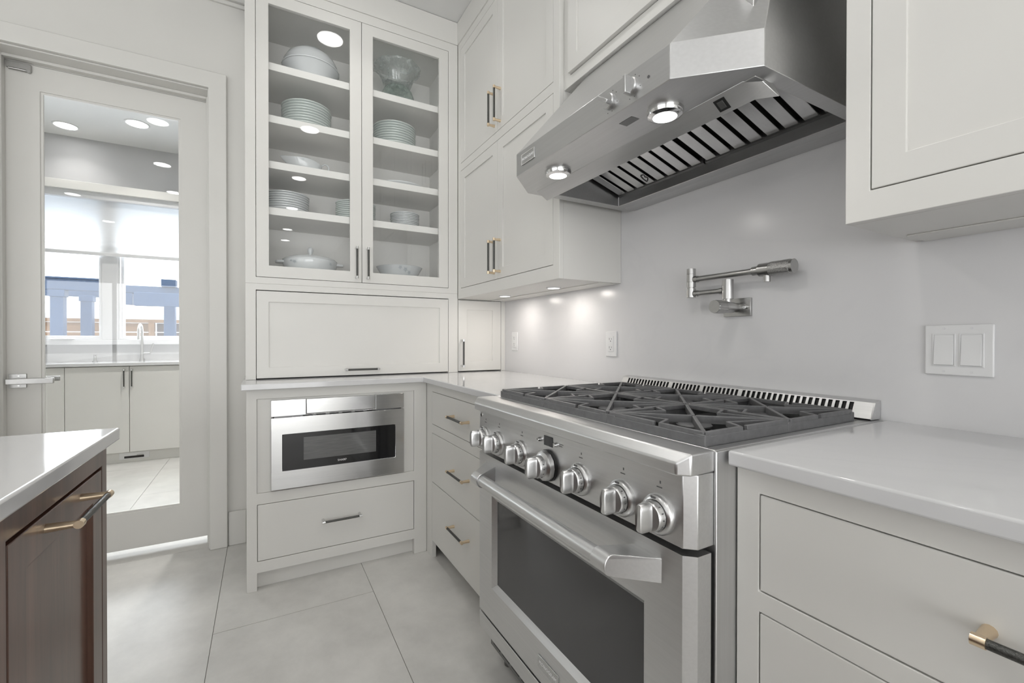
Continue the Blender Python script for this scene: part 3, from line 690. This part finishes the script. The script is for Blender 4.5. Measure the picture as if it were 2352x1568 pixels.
# back vent trim
bgd = MB().prism([(-.003, .918), (-.003, .957), (-.024, .951), (-.0405, .918)], lambda a, b, c: (c, a, b), rgx0+.004, 2.086).build('vent_trim', 'burner_pan', ra)
sl = Vector((0, -.046+.027, .918-.9555)); sl_len = sl.length
def TV(u, v, q):          # v: 0 at top front edge .. sl_len at foot, q out of the slope
    nrm = Vector((0, -.892, .452))
    p_ = Vector((u, -.027, .9555)) + sl.normalized()*v + nrm*q; return tuple(p_)
hs = []
for g0, g1, nn in ((1.262, 1.472, 14), (1.484, 1.603, 8), (1.612, 1.742, 9), (1.750, 2.052, 19)):
    pt = (g1-g0)/nn
    for k_ in range(nn): hs.append((g0+k_*pt, g0+k_*pt+pt*.60, .0025, .0335))
MB(TV).holes(rgx0+.003, 2.087, 0, sl_len, hs, -.0022, 0).build('vent_face', 'steel', ra)
mb = MB(); mb.prism([(-.002, .9575), (-.002, .9610), (-.027, .9555), (-.0265, .9525)], lambda a, b, c: (c, a, b), rgx0+.003, 2.087)
mb.prism([(-.002, .916), (-.002, .961), (-.027, .9555), (-.046, .918), (-.046, .916)], lambda a, b, c: (c, a, b), 2.0865, 2.0895)
mb.prism([(-.002, .916), (-.002, .961), (-.027, .9555), (-.046, .918), (-.046, .916)], lambda a, b, c: (c, a, b), rgx0, rgx0+.003)
mb.build('vent_cap', 'steel', ra)
# burners
for gx in (1.397, 1.664, 1.931):
    for gy in (-.476, -.204):
        b_ = MB().turn([(.050, 0), (.050, .006), (.034, .010), (.034, .017), (.0, .017)], (gx, gy, .8985), n=24, cap=False).build('burner', 'steel_dark', ra)
        MB().turn([(.036, .0), (.038, .004), (.034, .008), (.0, .0085)], (gx, gy, .9155), n=24, cap=False).build('burner_cap', 'cast_iron', b_)
# grates
g_first = None
S = .2665
for gi, gx in enumerate((1.264, 1.5305, 1.797)):
    if g_first is None:
        mb = MB(); x0, x1 = gx+.001, gx+S-.001; ZT, ZB = .940, .928
        for hy in (-.612, -.340):
            y0, y1 = hy+.001, hy+.271
            cs = [(x0+.005, y0+.005), (x1-.005, y0+.005), (x1-.005, y1-.005), (x0+.005, y1-.005)]
            mx_, my_ = (x0+x1)/2, (y0+y1)/2
            for i in range(4):
                p, q = cs[i], cs[(i+1) % 4]
                # every side carries one long sliver that starts at a fan corner and ends in a hook
                if i in (1, 3): p, q = q, p
                e = lambda t: (p[0]+(q[0]-p[0])*t, p[1]+(q[1]-p[1])*t)
                ins = lambda t, d: ((e(t)[0]+(mx_-(p[0]+q[0])/2)*d), (e(t)[1]+(my_-(p[1]+q[1])/2)*d))
                mb.bar(e(0), e(.53), .0080, ZT, ZB); mb.bar(e(.58), e(1), .0080, ZT-.0005, ZB)
                mb.bar(e(.59), ins(.50, .36), .0068, ZT-.0003, ZB)
                mb.bar(ins(.505, .355), ins(.05, .075), .0062, ZT-.0006, ZB)
            for i in range(4):
                p = cs[i]; mb.bar(p, (mx_+(p[0]-mx_)*.02, my_+(p[1]-my_)*.02), .0080, ZT-.0007*(i % 2), ZB-.006)
        # skirt and feet
        ya, yb = -.612, -.069
        for (p, q) in (((x0, ya+.003), (x1, ya+.003)), ((x0, yb-.003), (x1, yb-.003)), ((x0+.003, ya), (x0+.003, yb)), ((x1-.003, ya), (x1-.003, yb))):
            mb.bar(p, q, .007, .931, .909)
        for fx in (x0+.012, x1-.012):
            for fy in (ya+.008, -.340, yb-.008): mb.box(fx-.013, fx+.013, fy-.008, fy+.008, .899, .934)
        g_first = mb.build('grate', 'cast_iron', ra, bevel=.0012, seg=1); gx_first = gx
    else:
        o = g_first.copy(); COL.objects.link(o); o.parent = ra; o.location = (gx-gx_first, 0, 0)

# ================================================================== RANGE HOOD
hx0, hx1 = 1.230, 2.089
hood = thing('range_hood', 'angular stainless steel range hood above the range', 'range hood', (1.66, -.3, 1.605))
low = [(hx0, -.001), (hx0, -.485), (1.350, -.600), (1.970, -.600), (hx1, -.478), (hx1, -.001)]
ZL, ZM, ZTp = 1.630, 1.702, 2.066
mb = MB()
vs = [(x, y, ZL) for x, y in low] + [(x, y, ZM) for x, y in low] + [(1.305, -.001, ZTp), (1.305, -.280, ZTp), (2.012, -.280, ZTp), (2.012, -.001, ZTp)]
inn = [(1.268, -.090), (1.268, -.460), (2.056, -.460), (2.056, -.090)]
vs += [(x, y, ZL) for x, y in inn]
fs = [(i, i+1, 7+i, 6+i) for i in range(5)] + [(5, 0, 6, 11)]
fs += [(6, 7, 13, 12), (7, 8, 13), (8, 9, 14, 13), (9, 10, 14), (10, 11, 15, 14), (11, 6, 12, 15), (12, 13, 14, 15)]
fs += [(0, 1, 17, 16), (1, 2, 17), (2, 3, 18, 17), (3, 4, 18), (4, 5, 19, 18), (5, 0, 16, 19)]
# cavity
vs += [(x, y, 1.83) for x, y in inn]
fs += [(16, 17, 21, 20), (17, 18, 22, 21), (18, 19, 23, 22), (19, 16, 20, 23), (20, 21, 22, 23)]
mb.add(vs, fs)
cn = mb.build('canopy', 'steel_hood', hood, bevel=.0015, angle=20)
mb = MB(); YZ = lambda a, b, c: (c, a, b)
sec = lambda x, d: [(x, -.466+d, 1.6298), (x+.010*(d > 0), -.424+d, 1.604), (x+.010*(d > 0), -.420+d, 1.607), (x, -.450+d, 1.650)]
mb.loft([sec(1.262, 0), sec(2.036, 0), sec(2.058, .030)])
mb.prism([(2.032, -.4625), (2.061, -.4625), (2.061, -.420)], lambda a, b, c: (a, b, c), 1.6285, 1.640)
mb.build('front_lip', 'steel_hood', hood, bevel=.0008)
mb = MB(); mb.prism([(-.001, 1.626), (-.040, 1.626), (-.088, 1.640), (-.088, 1.662), (-.001, 1.662)], YZ, 1.262, 2.062); mb.build('rear_trough', 'steel_hood', hood, bevel=.001)
# baffle filters
slope = (1.775-1.663)/(-.445+.085)
fz = lambda y: 1.663 + (y+.085)*slope
for (fa, nn) in ((1.276, 8), (1.668, 8)):
    fb = fa+.386
    q_ = [(-.085, fz(-.085)+.016), (-.085, fz(-.085)+.022), (-.440, fz(-.440)+.022), (-.440, fz(-.440)+.016)]
    bf = MB().prism(q_, YZ, fa, fb).build('baffle_filter', 'black', hood)
    pit = (fb-fa)/nn
    for k_ in range(nn):
        a = fa+k_*pit+.0055; b = a+pit-.013
        mb = MB(); mb.prism([(-.092, fz(-.092)), (-.092, fz(-.092)+.010), (-.438, fz(-.438)+.010), (-.438, fz(-.438))], YZ, a, b)
        mb.build('slat', 'steel_polish', bf, bevel=.0015)
    mb = MB(); mb.prism([(-.086, fz(-.086)-.003), (-.086, fz(-.086)+.016), (-.100, fz(-.10)+.016), (-.100, fz(-.10)-.003)], YZ, fa, fb); mb.build('filter_rail', 'steel_dark', bf)
    if fa < 1.5:
        xm = fa+.17
        MB().tube([(xm, -.118, fz(-.118)-.001), (xm+.003, -.125, fz(-.125)-.008), (xm, -.135, fz(-.135)-.006), (xm+.004, -.145, fz(-.145)-.008), (xm, -.152, fz(-.152)-.001)], .0022, 8).build('filter_pull', 'black', bf)
# lamps
for x in (1.456, 1.878):
    lt = MB().turn([(.041, .0), (.041, -.004), (.038, -.012), (.030, -.0155), (.027, -.0155), (.026, -.012)], (x, -.512, ZL), n=32).build('puck_light', 'chrome', hood)
    MB().turn([(.0272, -.0150), (.020, -.0172), (.0, -.0178)], (x, -.512, ZL), n=28, cap=False).build('lens', 'lamp', lt)
    area('hood_lamp', (x, -.512, ZL-.02), (0, 0, 0), .05, .05, .55, (1, .97, .93), 'DISK', hood)
TH = RW(-.600)
for x, rot in ((1.794, .95), (1.866, 0.)):
    kb = MB().turn([(.0185, 0), (.0185, .008), (.0165, .0105), (.0, .0105)], (x, -.600, 1.6655), '-y', 28, cap=False).build('knob', 'steel_hood', hood)
    mb = MB(); c_, s_ = math.cos(rot), math.sin(rot)
    pr = [(-.0045, -.0195), (.0045, -.0195), (.0045, .0195), (-.0045, .0195)]
    for z0, z1 in ((.0095, .026),):
        mb.T = TH; mb.prism([(x+a*c_-b*s_, 1.6655+a*s_+b*c_) for a, b in pr], XYZ, z0, z1)
    mb.build('grip', 'steel_hood', kb, bevel=.0015)
    mb = MB(TH)
    for a in (35, 70, 250, 285, -20): ar = math.radians(a); mb.cyl((x+.0245*math.cos(ar), 1.6655+.0245*math.sin(ar), 0), (x+.0245*math.cos(ar), 1.6655+.0245*math.sin(ar), .0004), .0012, n=8)
    mb.build('dial_marks', 'print_dark', kb)['kind'] = 'stuff'
MB().turn([(.0032, 0), (.0032, .001), (.0, .001)], (1.913, -.600, 1.664), '-y', 14, cap=False).build('indicator', 'print_dark', hood)
bd = MB(TH).box(1.386, 1.462, 1.6535, 1.6855, 0, .003).build('badge', 'steel_hood', hood, bevel=.001)
mb = MB(TH); mb.holes(1.386, 1.462, 1.6535, 1.6855, [(1.388, 1.460, 1.6555, 1.6835)], .003, .0042); mb.build('badge_rim', 'chrome', bd)
lettering('MONOGRAM', TH, 1.424, 1.6695, .0032, .0118, 'print_light', bd, spacing=1.0)
MB().box(1.780, 1.822, -.560, -.535, ZL-.0006, ZL-.0001).build('rating_label', 'steel_dark', hood)
# sensor recess on the lip
def TLp(u, v, q):
    d = Vector((0, .042, -.0258)).normalized(); nn = Vector((0, -.0258, -.042)).normalized(); p_ = Vector((u, -.466, 1.6298))+d*v+nn*q; return tuple(p_)
MB(TLp).box(1.962, 1.988, .010, .040, -.0005, .0012).build('switch', 'black', hood, bevel=.0005)
MB(TLp).box(1.968, 1.982, .015, .034, .001, .0025).build('rocker', 'steel_dark', hood, bevel=.0005)

# ================================================================== POT FILLER
pf = thing('pot_filler', 'brushed nickel folding pot filler tap on the backsplash', 'faucet', (1.715, 0, 1.18))
pl = MB(RW(0)).box(1.670, 1.762, 1.181, 1.237, 0.0, .010).build('wall_plate', 'nickel', pf, bevel=.0008)
mb = MB(RW(0)); mb.cyl((1.746, 1.209, .010), (1.746, 1.209, .016), .006, n=12); mb.cyl((1.746, 1.209, .016), (1.746, 1.209, .022), .0045, .001, n=10); mb.build('set_screw', 'chrome', pl)
mb = MB(RW(0)); mb.cyl((1.715, 1.208, .009), (1.715, 1.208, .030), .014, n=24); mb.cyl((1.715, 1.208, .030), (1.715, 1.208, .074), .0165, .0195, n=24); mb.build('valve_body', 'nickel', pf)
mb = MB(); mb.turn([(.0195, .074), (.0205, .076), (.0205, .114), (.0195, .117), (.0, .1175)], (1.715, 0, 1.208), '-y', 40, cap=False, mod=lambda t, j: 1.0-.03*(math.cos(20*t) > 0)); mb.build('valve_knob', 'nickel', pf, angle=12)
mb = MB(); mb.cyl((1.715, -.052, 1.222), (1.715, -.052, 1.235), .010, n=20); mb.cyl((1.715, -.052, 1.234), (1.715, -.052, 1.294), .0165, n=28)
mb.cyl((1.715, -.0525, 1.2525), (1.715, -.0525, 1.2535), .0168, n=28); mb.cyl((1.715, -.0525, 1.2755), (1.715, -.0525, 1.2765), .0168, n=28); mb.build('swivel_post', 'nickel', pf)
mb = MB(); mb.cyl((1.715, -.052, 1.261), (1.579, -.052, 1.261), .0085, n=18); mb.cyl((1.700, -.052, 1.261), (1.688, -.052, 1.261), .0105, n=18); mb.cyl((1.606, -.052, 1.261), (1.592, -.052, 1.261), .0105, n=18); mb.build('lower_arm', 'nickel', pf)
mb = MB(); mb.cyl((1.579, -.052, 1.249), (1.579, -.052, 1.279), .0145, n=24); mb.cyl((1.579, -.052, 1.279), (1.579, -.052, 1.283), .011, n=20); mb.cyl((1.579, -.052, 1.283), (1.579, -.052, 1.3005), .0145, n=24)
mb.cyl((1.579, -.052, 1.301), (1.579, -.052, 1.327), .0145, n=24); mb.cyl((1.579, -.052, 1.3275), (1.579, -.052, 1.345), .0145, n=24); mb.build('elbow_joint', 'nickel', pf)
mb = MB(); mb.cyl((1.579, -.052, 1.309), (1.80, -.052, 1.309), .0090, n=18); mb.cyl((1.592, -.052, 1.309), (1.606, -.052, 1.309), .0108, n=18); mb.build('upper_arm', 'nickel', pf)
mb = MB(); mb.cyl((1.796, -.052, 1.309), (1.818, -.052, 1.309), .0130, n=24); mb.cyl((1.818, -.052, 1.309), (1.849, -.052, 1.309), .0190, n=28); mb.build('spout_body', 'nickel', pf)
mb = MB(); mb.turn([(.0195, 1.849), (.0205, 1.851), (.0205, 1.905), (.0190, 1.906)], (0, -.052, 1.309), 'x', 40, 0, True, lambda t, j: 1.0-.02*(math.cos(24*t) > 0)); mb.cyl((1.905, -.052, 1.309), (1.914, -.052, 1.309), .0195, n=36, mi=1)
mb.build('spout_knob', ['nickel_knurl', 'nickel'], pf, angle=12)
MB().cyl((1.838, -.052, 1.292), (1.838, -.052, 1.274), .0095, n=20).build('spout', 'nickel', pf)

# ================================================================== OUTLETS / SWITCH
def outlet(x0, x1, z0, z1, label):
    T = RW(0); o = thing('wall_outlet', label, 'outlet', ((x0+x1)/2, 0, z0), 'backsplash outlets')
    MB(T).box(x0, x1, z0, z1, .0, .006).build('cover_plate', 'plastic_white', o, bevel=.002)
    cx_, cz_ = (x0+x1)/2, (z0+z1)/2
    rv = MB(T).box(cx_-.016, cx_+.016, cz_-.033, cz_+.033, .005, .008).build('receptacle', 'plastic_white', o, bevel=.001)
    for dz in (.017, -.019):
        mb = MB(T); mb.box(cx_-.008, cx_-.0062, cz_+dz, cz_+dz+.009, .0075, .0084); mb.box(cx_+.0055, cx_+.007, cz_+dz+.001, cz_+dz+.008, .0075, .0084); mb.cyl((cx_, cz_+dz-.005, .0075), (cx_, cz_+dz-.005, .0084), .0024, n=10)
        mb.build('socket', 'print_dark', rv)
    mb = MB(T); mb.cyl((cx_, cz_+.045, .0055), (cx_, cz_+.045, .0066), .0022, n=10); mb.cyl((cx_, cz_-.045, .0055), (cx_, cz_-.045, .0066), .0022, n=10); mb.build('screw', 'vinyl', o)
outlet(.252, .320, 1.041, 1.149, 'white outlet plate on the backsplash beside the corner cabinet')
outlet(1.096, 1.163, 1.034, 1.142, 'white outlet plate on the backsplash just left of the range')
T = RW(0); so = thing('light_switch', 'white double rocker light switch plate right of the range', 'switch', (2.228, 0, 1.031))
MB(T).box(2.173, 2.283, 1.031, 1.141, 0, .0065).build('cover_plate', 'plastic_white', so, bevel=.0025, seg=3)
for cx_ in (2.2055, 2.2495):
    fr_ = MB(T).holes(cx_-.0195, cx_+.0195, 1.050, 1.122, [(cx_-.0165, cx_+.0165, 1.0525, 1.1195)], .006, .0078).build('rocker_frame', 'plastic_white', so, bevel=.0006)
    mb = MB(T); a, b = cx_-.016, cx_+.016
    mb.add([(a, 1.053, .005), (b, 1.053, .005), (b, 1.119, .005), (a, 1.119, .005), (a, 1.0535, .0118), (b, 1.0535, .0118), (b, 1.086, .0092), (a, 1.086, .0092), (b, 1.119, .0074), (a, 1.119, .0074)],
           [(0, 3, 2, 1), (4, 5, 6, 7), (7, 6, 8, 9), (0, 1, 5, 4), (3, 9, 8, 2), (0, 4, 7, 9, 3), (1, 2, 8, 6, 5)])
    mb.build('rocker', 'plastic_white', so, bevel=.0006)
    mb = MB(T); mb.cyl((cx_, 1.133, .006), (cx_, 1.133, .0072), .0026, n=12); mb.cyl((cx_, 1.039, .006), (cx_, 1.039, .0072), .0026, n=12); mb.build('screw', 'vinyl', so)

# ================================================================== ISLAND
isl = thing('island_cabinet', 'dark cherry wood kitchen island base with panelled doors', 'island', (2.5, -2.3, 0))
TI = IW(-1.615)
MB(TI).holes(1.307, 3.70, .10, .8865, [(1.340, 1.747, .12, .836), (1.775, 2.182, .12, .836), (2.21, 2.62, .12, .836)], -.022, 0).build('face_frame', 'cherry', isl, bevel=.002)
MB().box(1.307, 3.70, -2.75, -1.6375, .10, .8865).build('carcass', 'cherry', isl)
MB().box(1.38, 3.62, -2.70, -1.69, .0005, .099).build('plinth', 'cherry', isl)
for (a, b) in ((1.340, 1.747), (1.775, 2.182), (2.21, 2.62)):
    dr = shaker(TI, a+.003, b-.003, .123, .830, isl, mat='cherry', fr=.055, t=.02, rec=.010)
    pull(TI, ((a+b)/2-.085, .808), ((a+b)/2+.085, .808), dr, r=.0055, proj=.040)
tag(MB().box(1.3235, 3.74, -2.79, -1.5885, .8875, .914).build('island_countertop', 'quartz', None, bevel=.004, seg=3), 'white quartz top of the dark wood island', 'countertop')

# ================================================================== CHINA
ORD = ['topmost', 'second', 'third', 'fourth', 'fifth', 'sixth', 'seventh', 'eighth', 'ninth', 'tenth']
def stack(cx, cy, zs, r, n, dz, mat, what, where, group, flare=.0, depth=.022):
    first = None
    for k in range(n):
        z = zs + k*dz + .001; i = n-1-k
        label = ('topmost %s in the stack %s' % (what, where)) if i == 0 else ('lowest %s in the stack %s' % (what, where)) if i == n-1 else ('%s %s from the top of the stack %s' % (ORD[i], what, where))
        if first is None:
            pr = [(0, .003), (r*.56, .003), (r*.58, 0), (r*.62, 0), (r*.64, .004), (r*.93, depth*.8), (r*.995, depth), (r, depth+.0025), (r*.985, depth+.004), (r*.92, depth*.95), (r*.64, .0085), (r*.5, .007), (0, .007)]
            o = MB().turn(pr, (cx, cy, z), n=40, cap=False).build('plate', mat); first = o; tag(o, label, 'plate', group)
        else:
            o = first.copy(); COL.objects.link(o); o.location = first.location + Vector((random.uniform(-.0015, .0015), random.uniform(-.0015, .0015), k*dz)); o['label'] = label
        s_ = 1.0 + flare*(k/(n-1)-.5); o.scale = (s_, s_, 1)
XS = -.03
stack(XS, -1.106, 2.198, .121, 9, .0135, 'porcelain_green', 'shallow bowl', 'under the covered dish', 'tall bowl stack under the covered dish', .03)
stack(XS, -.637, 2.198, .121, 9, .0140, 'porcelain_green', 'shallow bowl', 'under the glass vase', 'bowl stack under the glass vase', -.01)
stack(XS, -1.204, 1.750, .108, 8, .0115, 'porcelain', 'dinner plate', 'below the gravy boat', 'plate stack below the gravy boat', .03)
stack(XS, -.856, 1.750, .107, 9, .0108, 'porcelain_green', 'side plate', 'behind the meeting door stiles', 'plate stack behind the door stiles', .0)
stack(XS, -.577, 1.750, .083, 9, .0092, 'porcelain', 'saucer', 'above the flower bowl', 'saucer stack above the flower bowl', .03, .016)
# covered serving dish
cd = thing('covered_serving_dish', 'large round china serving dish with a domed lid on the top shelf', 'dish', (XS, -1.085, 2.452))
MB().turn([(0, .004), (.075, .004), (.077, 0), (.082, 0), (.085, .006), (.115, .045), (.134, .084), (.139, .090), (.134, .090), (.110, .045), (.08, .012), (0, .010)], (XS, -1.085, 2.4525), n=48, cap=False).build('bowl', 'porcelain', cd)
MB().turn([(.130, .090), (.141, .092), (.142, .098), (.138, .104), (.133, .122), (.117, .152), (.088, .178), (.048, .194), (0, .199), (0, .195), (.046, .190), (.085, .174), (.113, .148), (.130, .10)], (XS, -1.085, 2.4525), n=48, cap=False, mod=lambda t, j: 1+.006*math.cos(24*t)*(j in (1, 2, 3))).build('lid', 'porcelain', cd)
def prof_r(prof, h):
    for (r0, h0), (r1, h1) in zip(prof, prof[1:]):
        if h0 <= h <= h1: return r0+(r1-r0)*(h-h0)/(h1-h0)
    return prof[-1][0] if h > prof[-1][1] else prof[0][0]
def motif(srf, u, v, s, parent):
    # srf(u, v, lift) -> point on the glaze; a sprig of narrow petals
    mb = MB()
    for k in range(10):
        a = 2*P*k/10+.3; d = s*(.75+.25*(k % 2)); ca, sa = math.cos(a), math.sin(a); nx, ny = -sa*s*.085, ca*s*.085
        pl = [(u+ca*s*.08, v+sa*s*.08), (u+ca*d*.5+nx, v+sa*d*.5+ny), (u+ca*d, v+sa*d), (u+ca*d*.5-nx, v+sa*d*.5-ny)]
        mb.add([srf(x, y, .0002) for x, y in pl] + [srf(x, y, .0011) for x, y in pl], [(0, 3, 2, 1), (4, 5, 6, 7), (0, 1, 5, 4), (1, 2, 6, 5), (2, 3, 7, 6), (3, 0, 4, 7)])
    return mb.build('flower_motif', 'motif', parent)
def turned(prof, cy, zb, sy=1.):
    def f(u, v, lift):
        r = prof_r(prof, v-zb)+lift; y = (u-cy)/sy; return (XS+math.sqrt(max(1e-8, r*r-y*y)), u, v)
    return f
motif(turned([(.138, .104), (.133, .122), (.117, .152), (.088, .178), (.048, .194)], -1.085, 2.4525), -1.07, 2.4525+.165, .020, cd)
# vase
vz = thing('glass_vase', 'green tinted moulded glass vase with a flared rim on the top shelf', 'vase', (XS, -.620, 2.452))
prof = [(.060, .122), (.072, .128), (.079, .145), (.090, .180), (.106, .210), (.126, .228), (.133, .238), (.131, .244), (.124, .236), (.102, .211), (.085, .180), (.073, .147), (.0, .130)]
MB().turn(prof, (XS, -.620, 2.4525), n=96, cap=False, mod=lambda t, j: 1+(.022*math.cos(10*t+j*.35)+.014*math.cos(30*t-j*.5)) * (1 if 1 < j < 12 else .2)).build('bowl', 'vase_glass', vz, angle=80)
MB().turn([(0, 0), (.108, 0), (.108, .006), (.094, .070), (.084, .100), (.070, .122), (.060, .124), (0, .124)], (XS, -.620, 2.4525), n=80, cap=False, mod=lambda t, j: 1+.022*math.cos(22*t+j)).build('foot', 'vase_foot', vz, angle=80)
# gravy boat
gb = thing('gravy_boat', 'small white china gravy boat with pointed spout and loop handle', 'gravy boat', (XS, -1.11, 1.975))
mb = MB(); rings = []
for j, (h, rx, ry, dy) in enumerate(((0.001, .030, .052, .004), (.006, .030, .052, .004), (.010, .028, .048, .004), (.030, .040, .068, .0), (.060, .048, .082, -.006), (.084, .050, .090, -.012), (.086, .047, .086, -.012), (.060, .044, .076, -.006), (.03, .034, .060, 0), (.014, .015, .03, .003))):
    ring = []
    for i in range(40):
        t = 2*P*i/40; a, b = math.cos(t), math.sin(t)
        y = b*ry + dy; x = a*rx; z = h
        if h > .05:
            k = max(0, -b)**6; y -= k*.022*(h/.08); z += k*.004*(h/.08) - max(0, b)**2*.020*(h/.085) ; x *= 1-.55*k
        ring.append((XS+x, -1.11+y, 1.976+z))
    rings.append(ring)
mb.loft(rings).build('boat', 'porcelain', gb, angle=50)
hp = [(XS, -1.11+.066, 1.976+.054), (XS, -1.11+.078, 1.976+.072), (XS, -1.11+.092, 1.976+.083), (XS, -1.11+.106, 1.976+.080), (XS, -1.11+.114, 1.976+.066), (XS, -1.11+.112, 1.976+.048), (XS, -1.11+.098, 1.976+.034), (XS, -1.11+.078, 1.976+.028), (XS, -1.11+.060, 1.976+.026)]
MB().tube(hp, .0042, 10).build('handle', 'porcelain', gb)
MB().tube([(XS, -1.205, 1.976+.087), (XS, -1.214, 1.976+.091), (XS, -1.226, 1.976+.090)], [.006, .0045, .003], 8).build('spout_lip', 'porcelain', gb)
def boat_s(u, v, lift):
    h = v-1.976; rx = .040+(.050-.040)*min(1, max(0, (h-.03)/.054)); ry = .068+(.090-.068)*min(1, max(0, (h-.03)/.054)); dy = -.012*min(1, max(0, (h-.03)/.054))
    return (XS+(rx+lift)*math.sqrt(max(1e-6, 1-((u+1.11-dy)/ry)**2)), u, v)
motif(boat_s, -1.090, 1.976+.064, .017, gb); motif(boat_s, -1.128, 1.976+.072, .011, gb)
# oval platter
tag(MB().turn([(0, .002), (.075, .002), (.08, 0), (.085, .002), (.12, .014), (.128, .020), (.128, .024), (.118, .018), (.08, .007), (0, .006)], (XS+.005, -.607, 1.9755), n=48, cap=False, sy=1.08).build('platter', 'porcelain'), 'flat oval china platter alone on the shelf under the bowl stack', 'platter')
# casserole
cs_ = thing('covered_casserole', 'low white china casserole with knob lid and two side handles', 'casserole', (XS, -1.09, 1.425))
zb = 1.4255
MB().turn([(0, .004), (.085, .004), (.088, 0), (.096, 0), (.100, .006), (.118, .040), (.128, .072), (.132, .092), (.131, .098), (.125, .098), (.122, .080), (.09, .02), (0, .012)], (XS, -1.09, zb), n=48, cap=False, sy=1.03).build('pot', 'porcelain', cs_)
MB().turn([(.129, .097), (.131, .101), (.122, .109), (.10, .118), (.06, .127), (.02, .131), (0, .131), (0, .127), (.06, .122), (.12, .102)], (XS, -1.09, zb), n=48, cap=False, sy=1.03).build('lid', 'porcelain', cs_)
MB().turn([(.008, .128), (.0085, .136), (.012, .146), (.0145, .156), (.0140, .164), (.010, .172), (.004, .176), (0, .1765)], (XS, -1.09, zb), n=24, cap=False).build('knob', 'porcelain', cs_)
for sg in (-1, 1):
    y0, y1 = -1.09+sg*.124, -1.09+sg*.168
    mb = MB(); mb.prism([(XS-.040, y0), (XS+.040, y0), (XS+.030, y1-sg*.008), (XS+.018, y1), (XS-.018, y1), (XS-.030, y1-sg*.008)], XYZ, zb+.080, zb+.092)
    mb.build('handle', 'porcelain', cs_, bevel=.004, seg=3)
pot_s = turned([(.100, .006), (.118, .040), (.128, .072), (.132, .092)], -1.09, zb, 1.03)
for y_, h_, s_ in ((-1.172, .078, .011), (-1.188, .084, .007), (-1.0, .078, .010)): motif(pot_s, y_, zb+h_, s_, cs_)
# bowl with flowers
fb_ = thing('flower_bowl', 'open white china bowl with flower decoration at the right of the bottom shelf', 'bowl', (XS, -.608, 1.425))
MB().turn([(0, .004), (.065, .004), (.068, 0), (.074, 0), (.077, .006), (.100, .045), (.122, .085), (.132, .102), (.130, .103), (.118, .085), (.09, .04), (0, .012)], (XS, -.608, zb), n=48, cap=False).build('bowl', 'porcelain', fb_)
bw_s = turned([(.077, .006), (.100, .045), (.122, .085), (.132, .102)], -.608, zb)
for y_, h_, s_ in ((-.636, .088, .013), (-.606, .078, .017), (-.582, .064, .013)): motif(bw_s, y_, zb+h_, s_, fb_)
mb = MB(); mb.prism([(.10, -.905), (.12, -.905), (.12, -.870)], XYZ, 1.4255, 1.475); tag(mb.build('place_card', 'plastic_white'), 'small white triangular card beside the casserole, behind the left glazed door', 'card')

# ================================================================== CEILING LIGHTS
def pot(x, y, where, power, grp):
    u = thing('recessed_light', where, 'ceiling light', (x, y, Zc-.004), grp)
    MB().turn([(.088, .004), (.088, 0), (.080, -.003), (.074, -.001), (.074, .002)], (x, y, Zc-.004), n=28).build('trim_ring', 'plastic_white', u)
    MB().turn([(.074, .001), (.0, .0005)], (x, y, Zc-.004), n=28, cap=False).build('lens', 'lamp_cool', u)
    area('downlight', (x, y, Zc-.012), (0, 0, 0), .12, .12, power, (1, .98, .95), 'DISK', u, spread=math.radians(115))
n1 = ['nearest the glazed cabinet', 'second from the glazed cabinet', 'third from the glazed cabinet', 'fourth from the glazed cabinet', 'fifth from the glazed cabinet', 'farthest from the glazed cabinet']
for i, x in enumerate((.64, 2.0, 3.37, 4.72, 6.1, 7.05)): pot(x, -.95, 'round recessed ceiling downlight in the row over the range aisle, ' + n1[i], POT_POWER, 'downlights over the range aisle')
n2 = ['nearest the glazed door', 'second from the glazed door', 'third from the glazed door']
for i, x in enumerate((1.45, 2.6, 3.66)): pot(x, (-2.09, -2.24, -2.29)[i], 'round recessed ceiling downlight over the island, ' + n2[i], POT_POWER, 'downlights over the island')
for i, x in enumerate((1.45, 2.9, 4.37, 5.89)): pot(x, -3.43, 'round recessed ceiling downlight behind the island, ' + ['nearest the left wall', 'second from the left wall', 'third from the left wall', 'farthest from the left wall'][i], POT_POWER, 'downlights behind the island')
pot(-2.315, -2.252, 'round pantry ceiling downlight in the middle of the door glass', 5, 'pantry downlights')
pot(-2.66, -2.80, 'round pantry ceiling downlight at the left of the door glass', 1.6, 'pantry downlights')
pot(-1.4, -1.6, 'round pantry ceiling downlight near the door', 18, 'pantry downlights')  # extra lamp, out of view, added to brighten the pantry cabinets
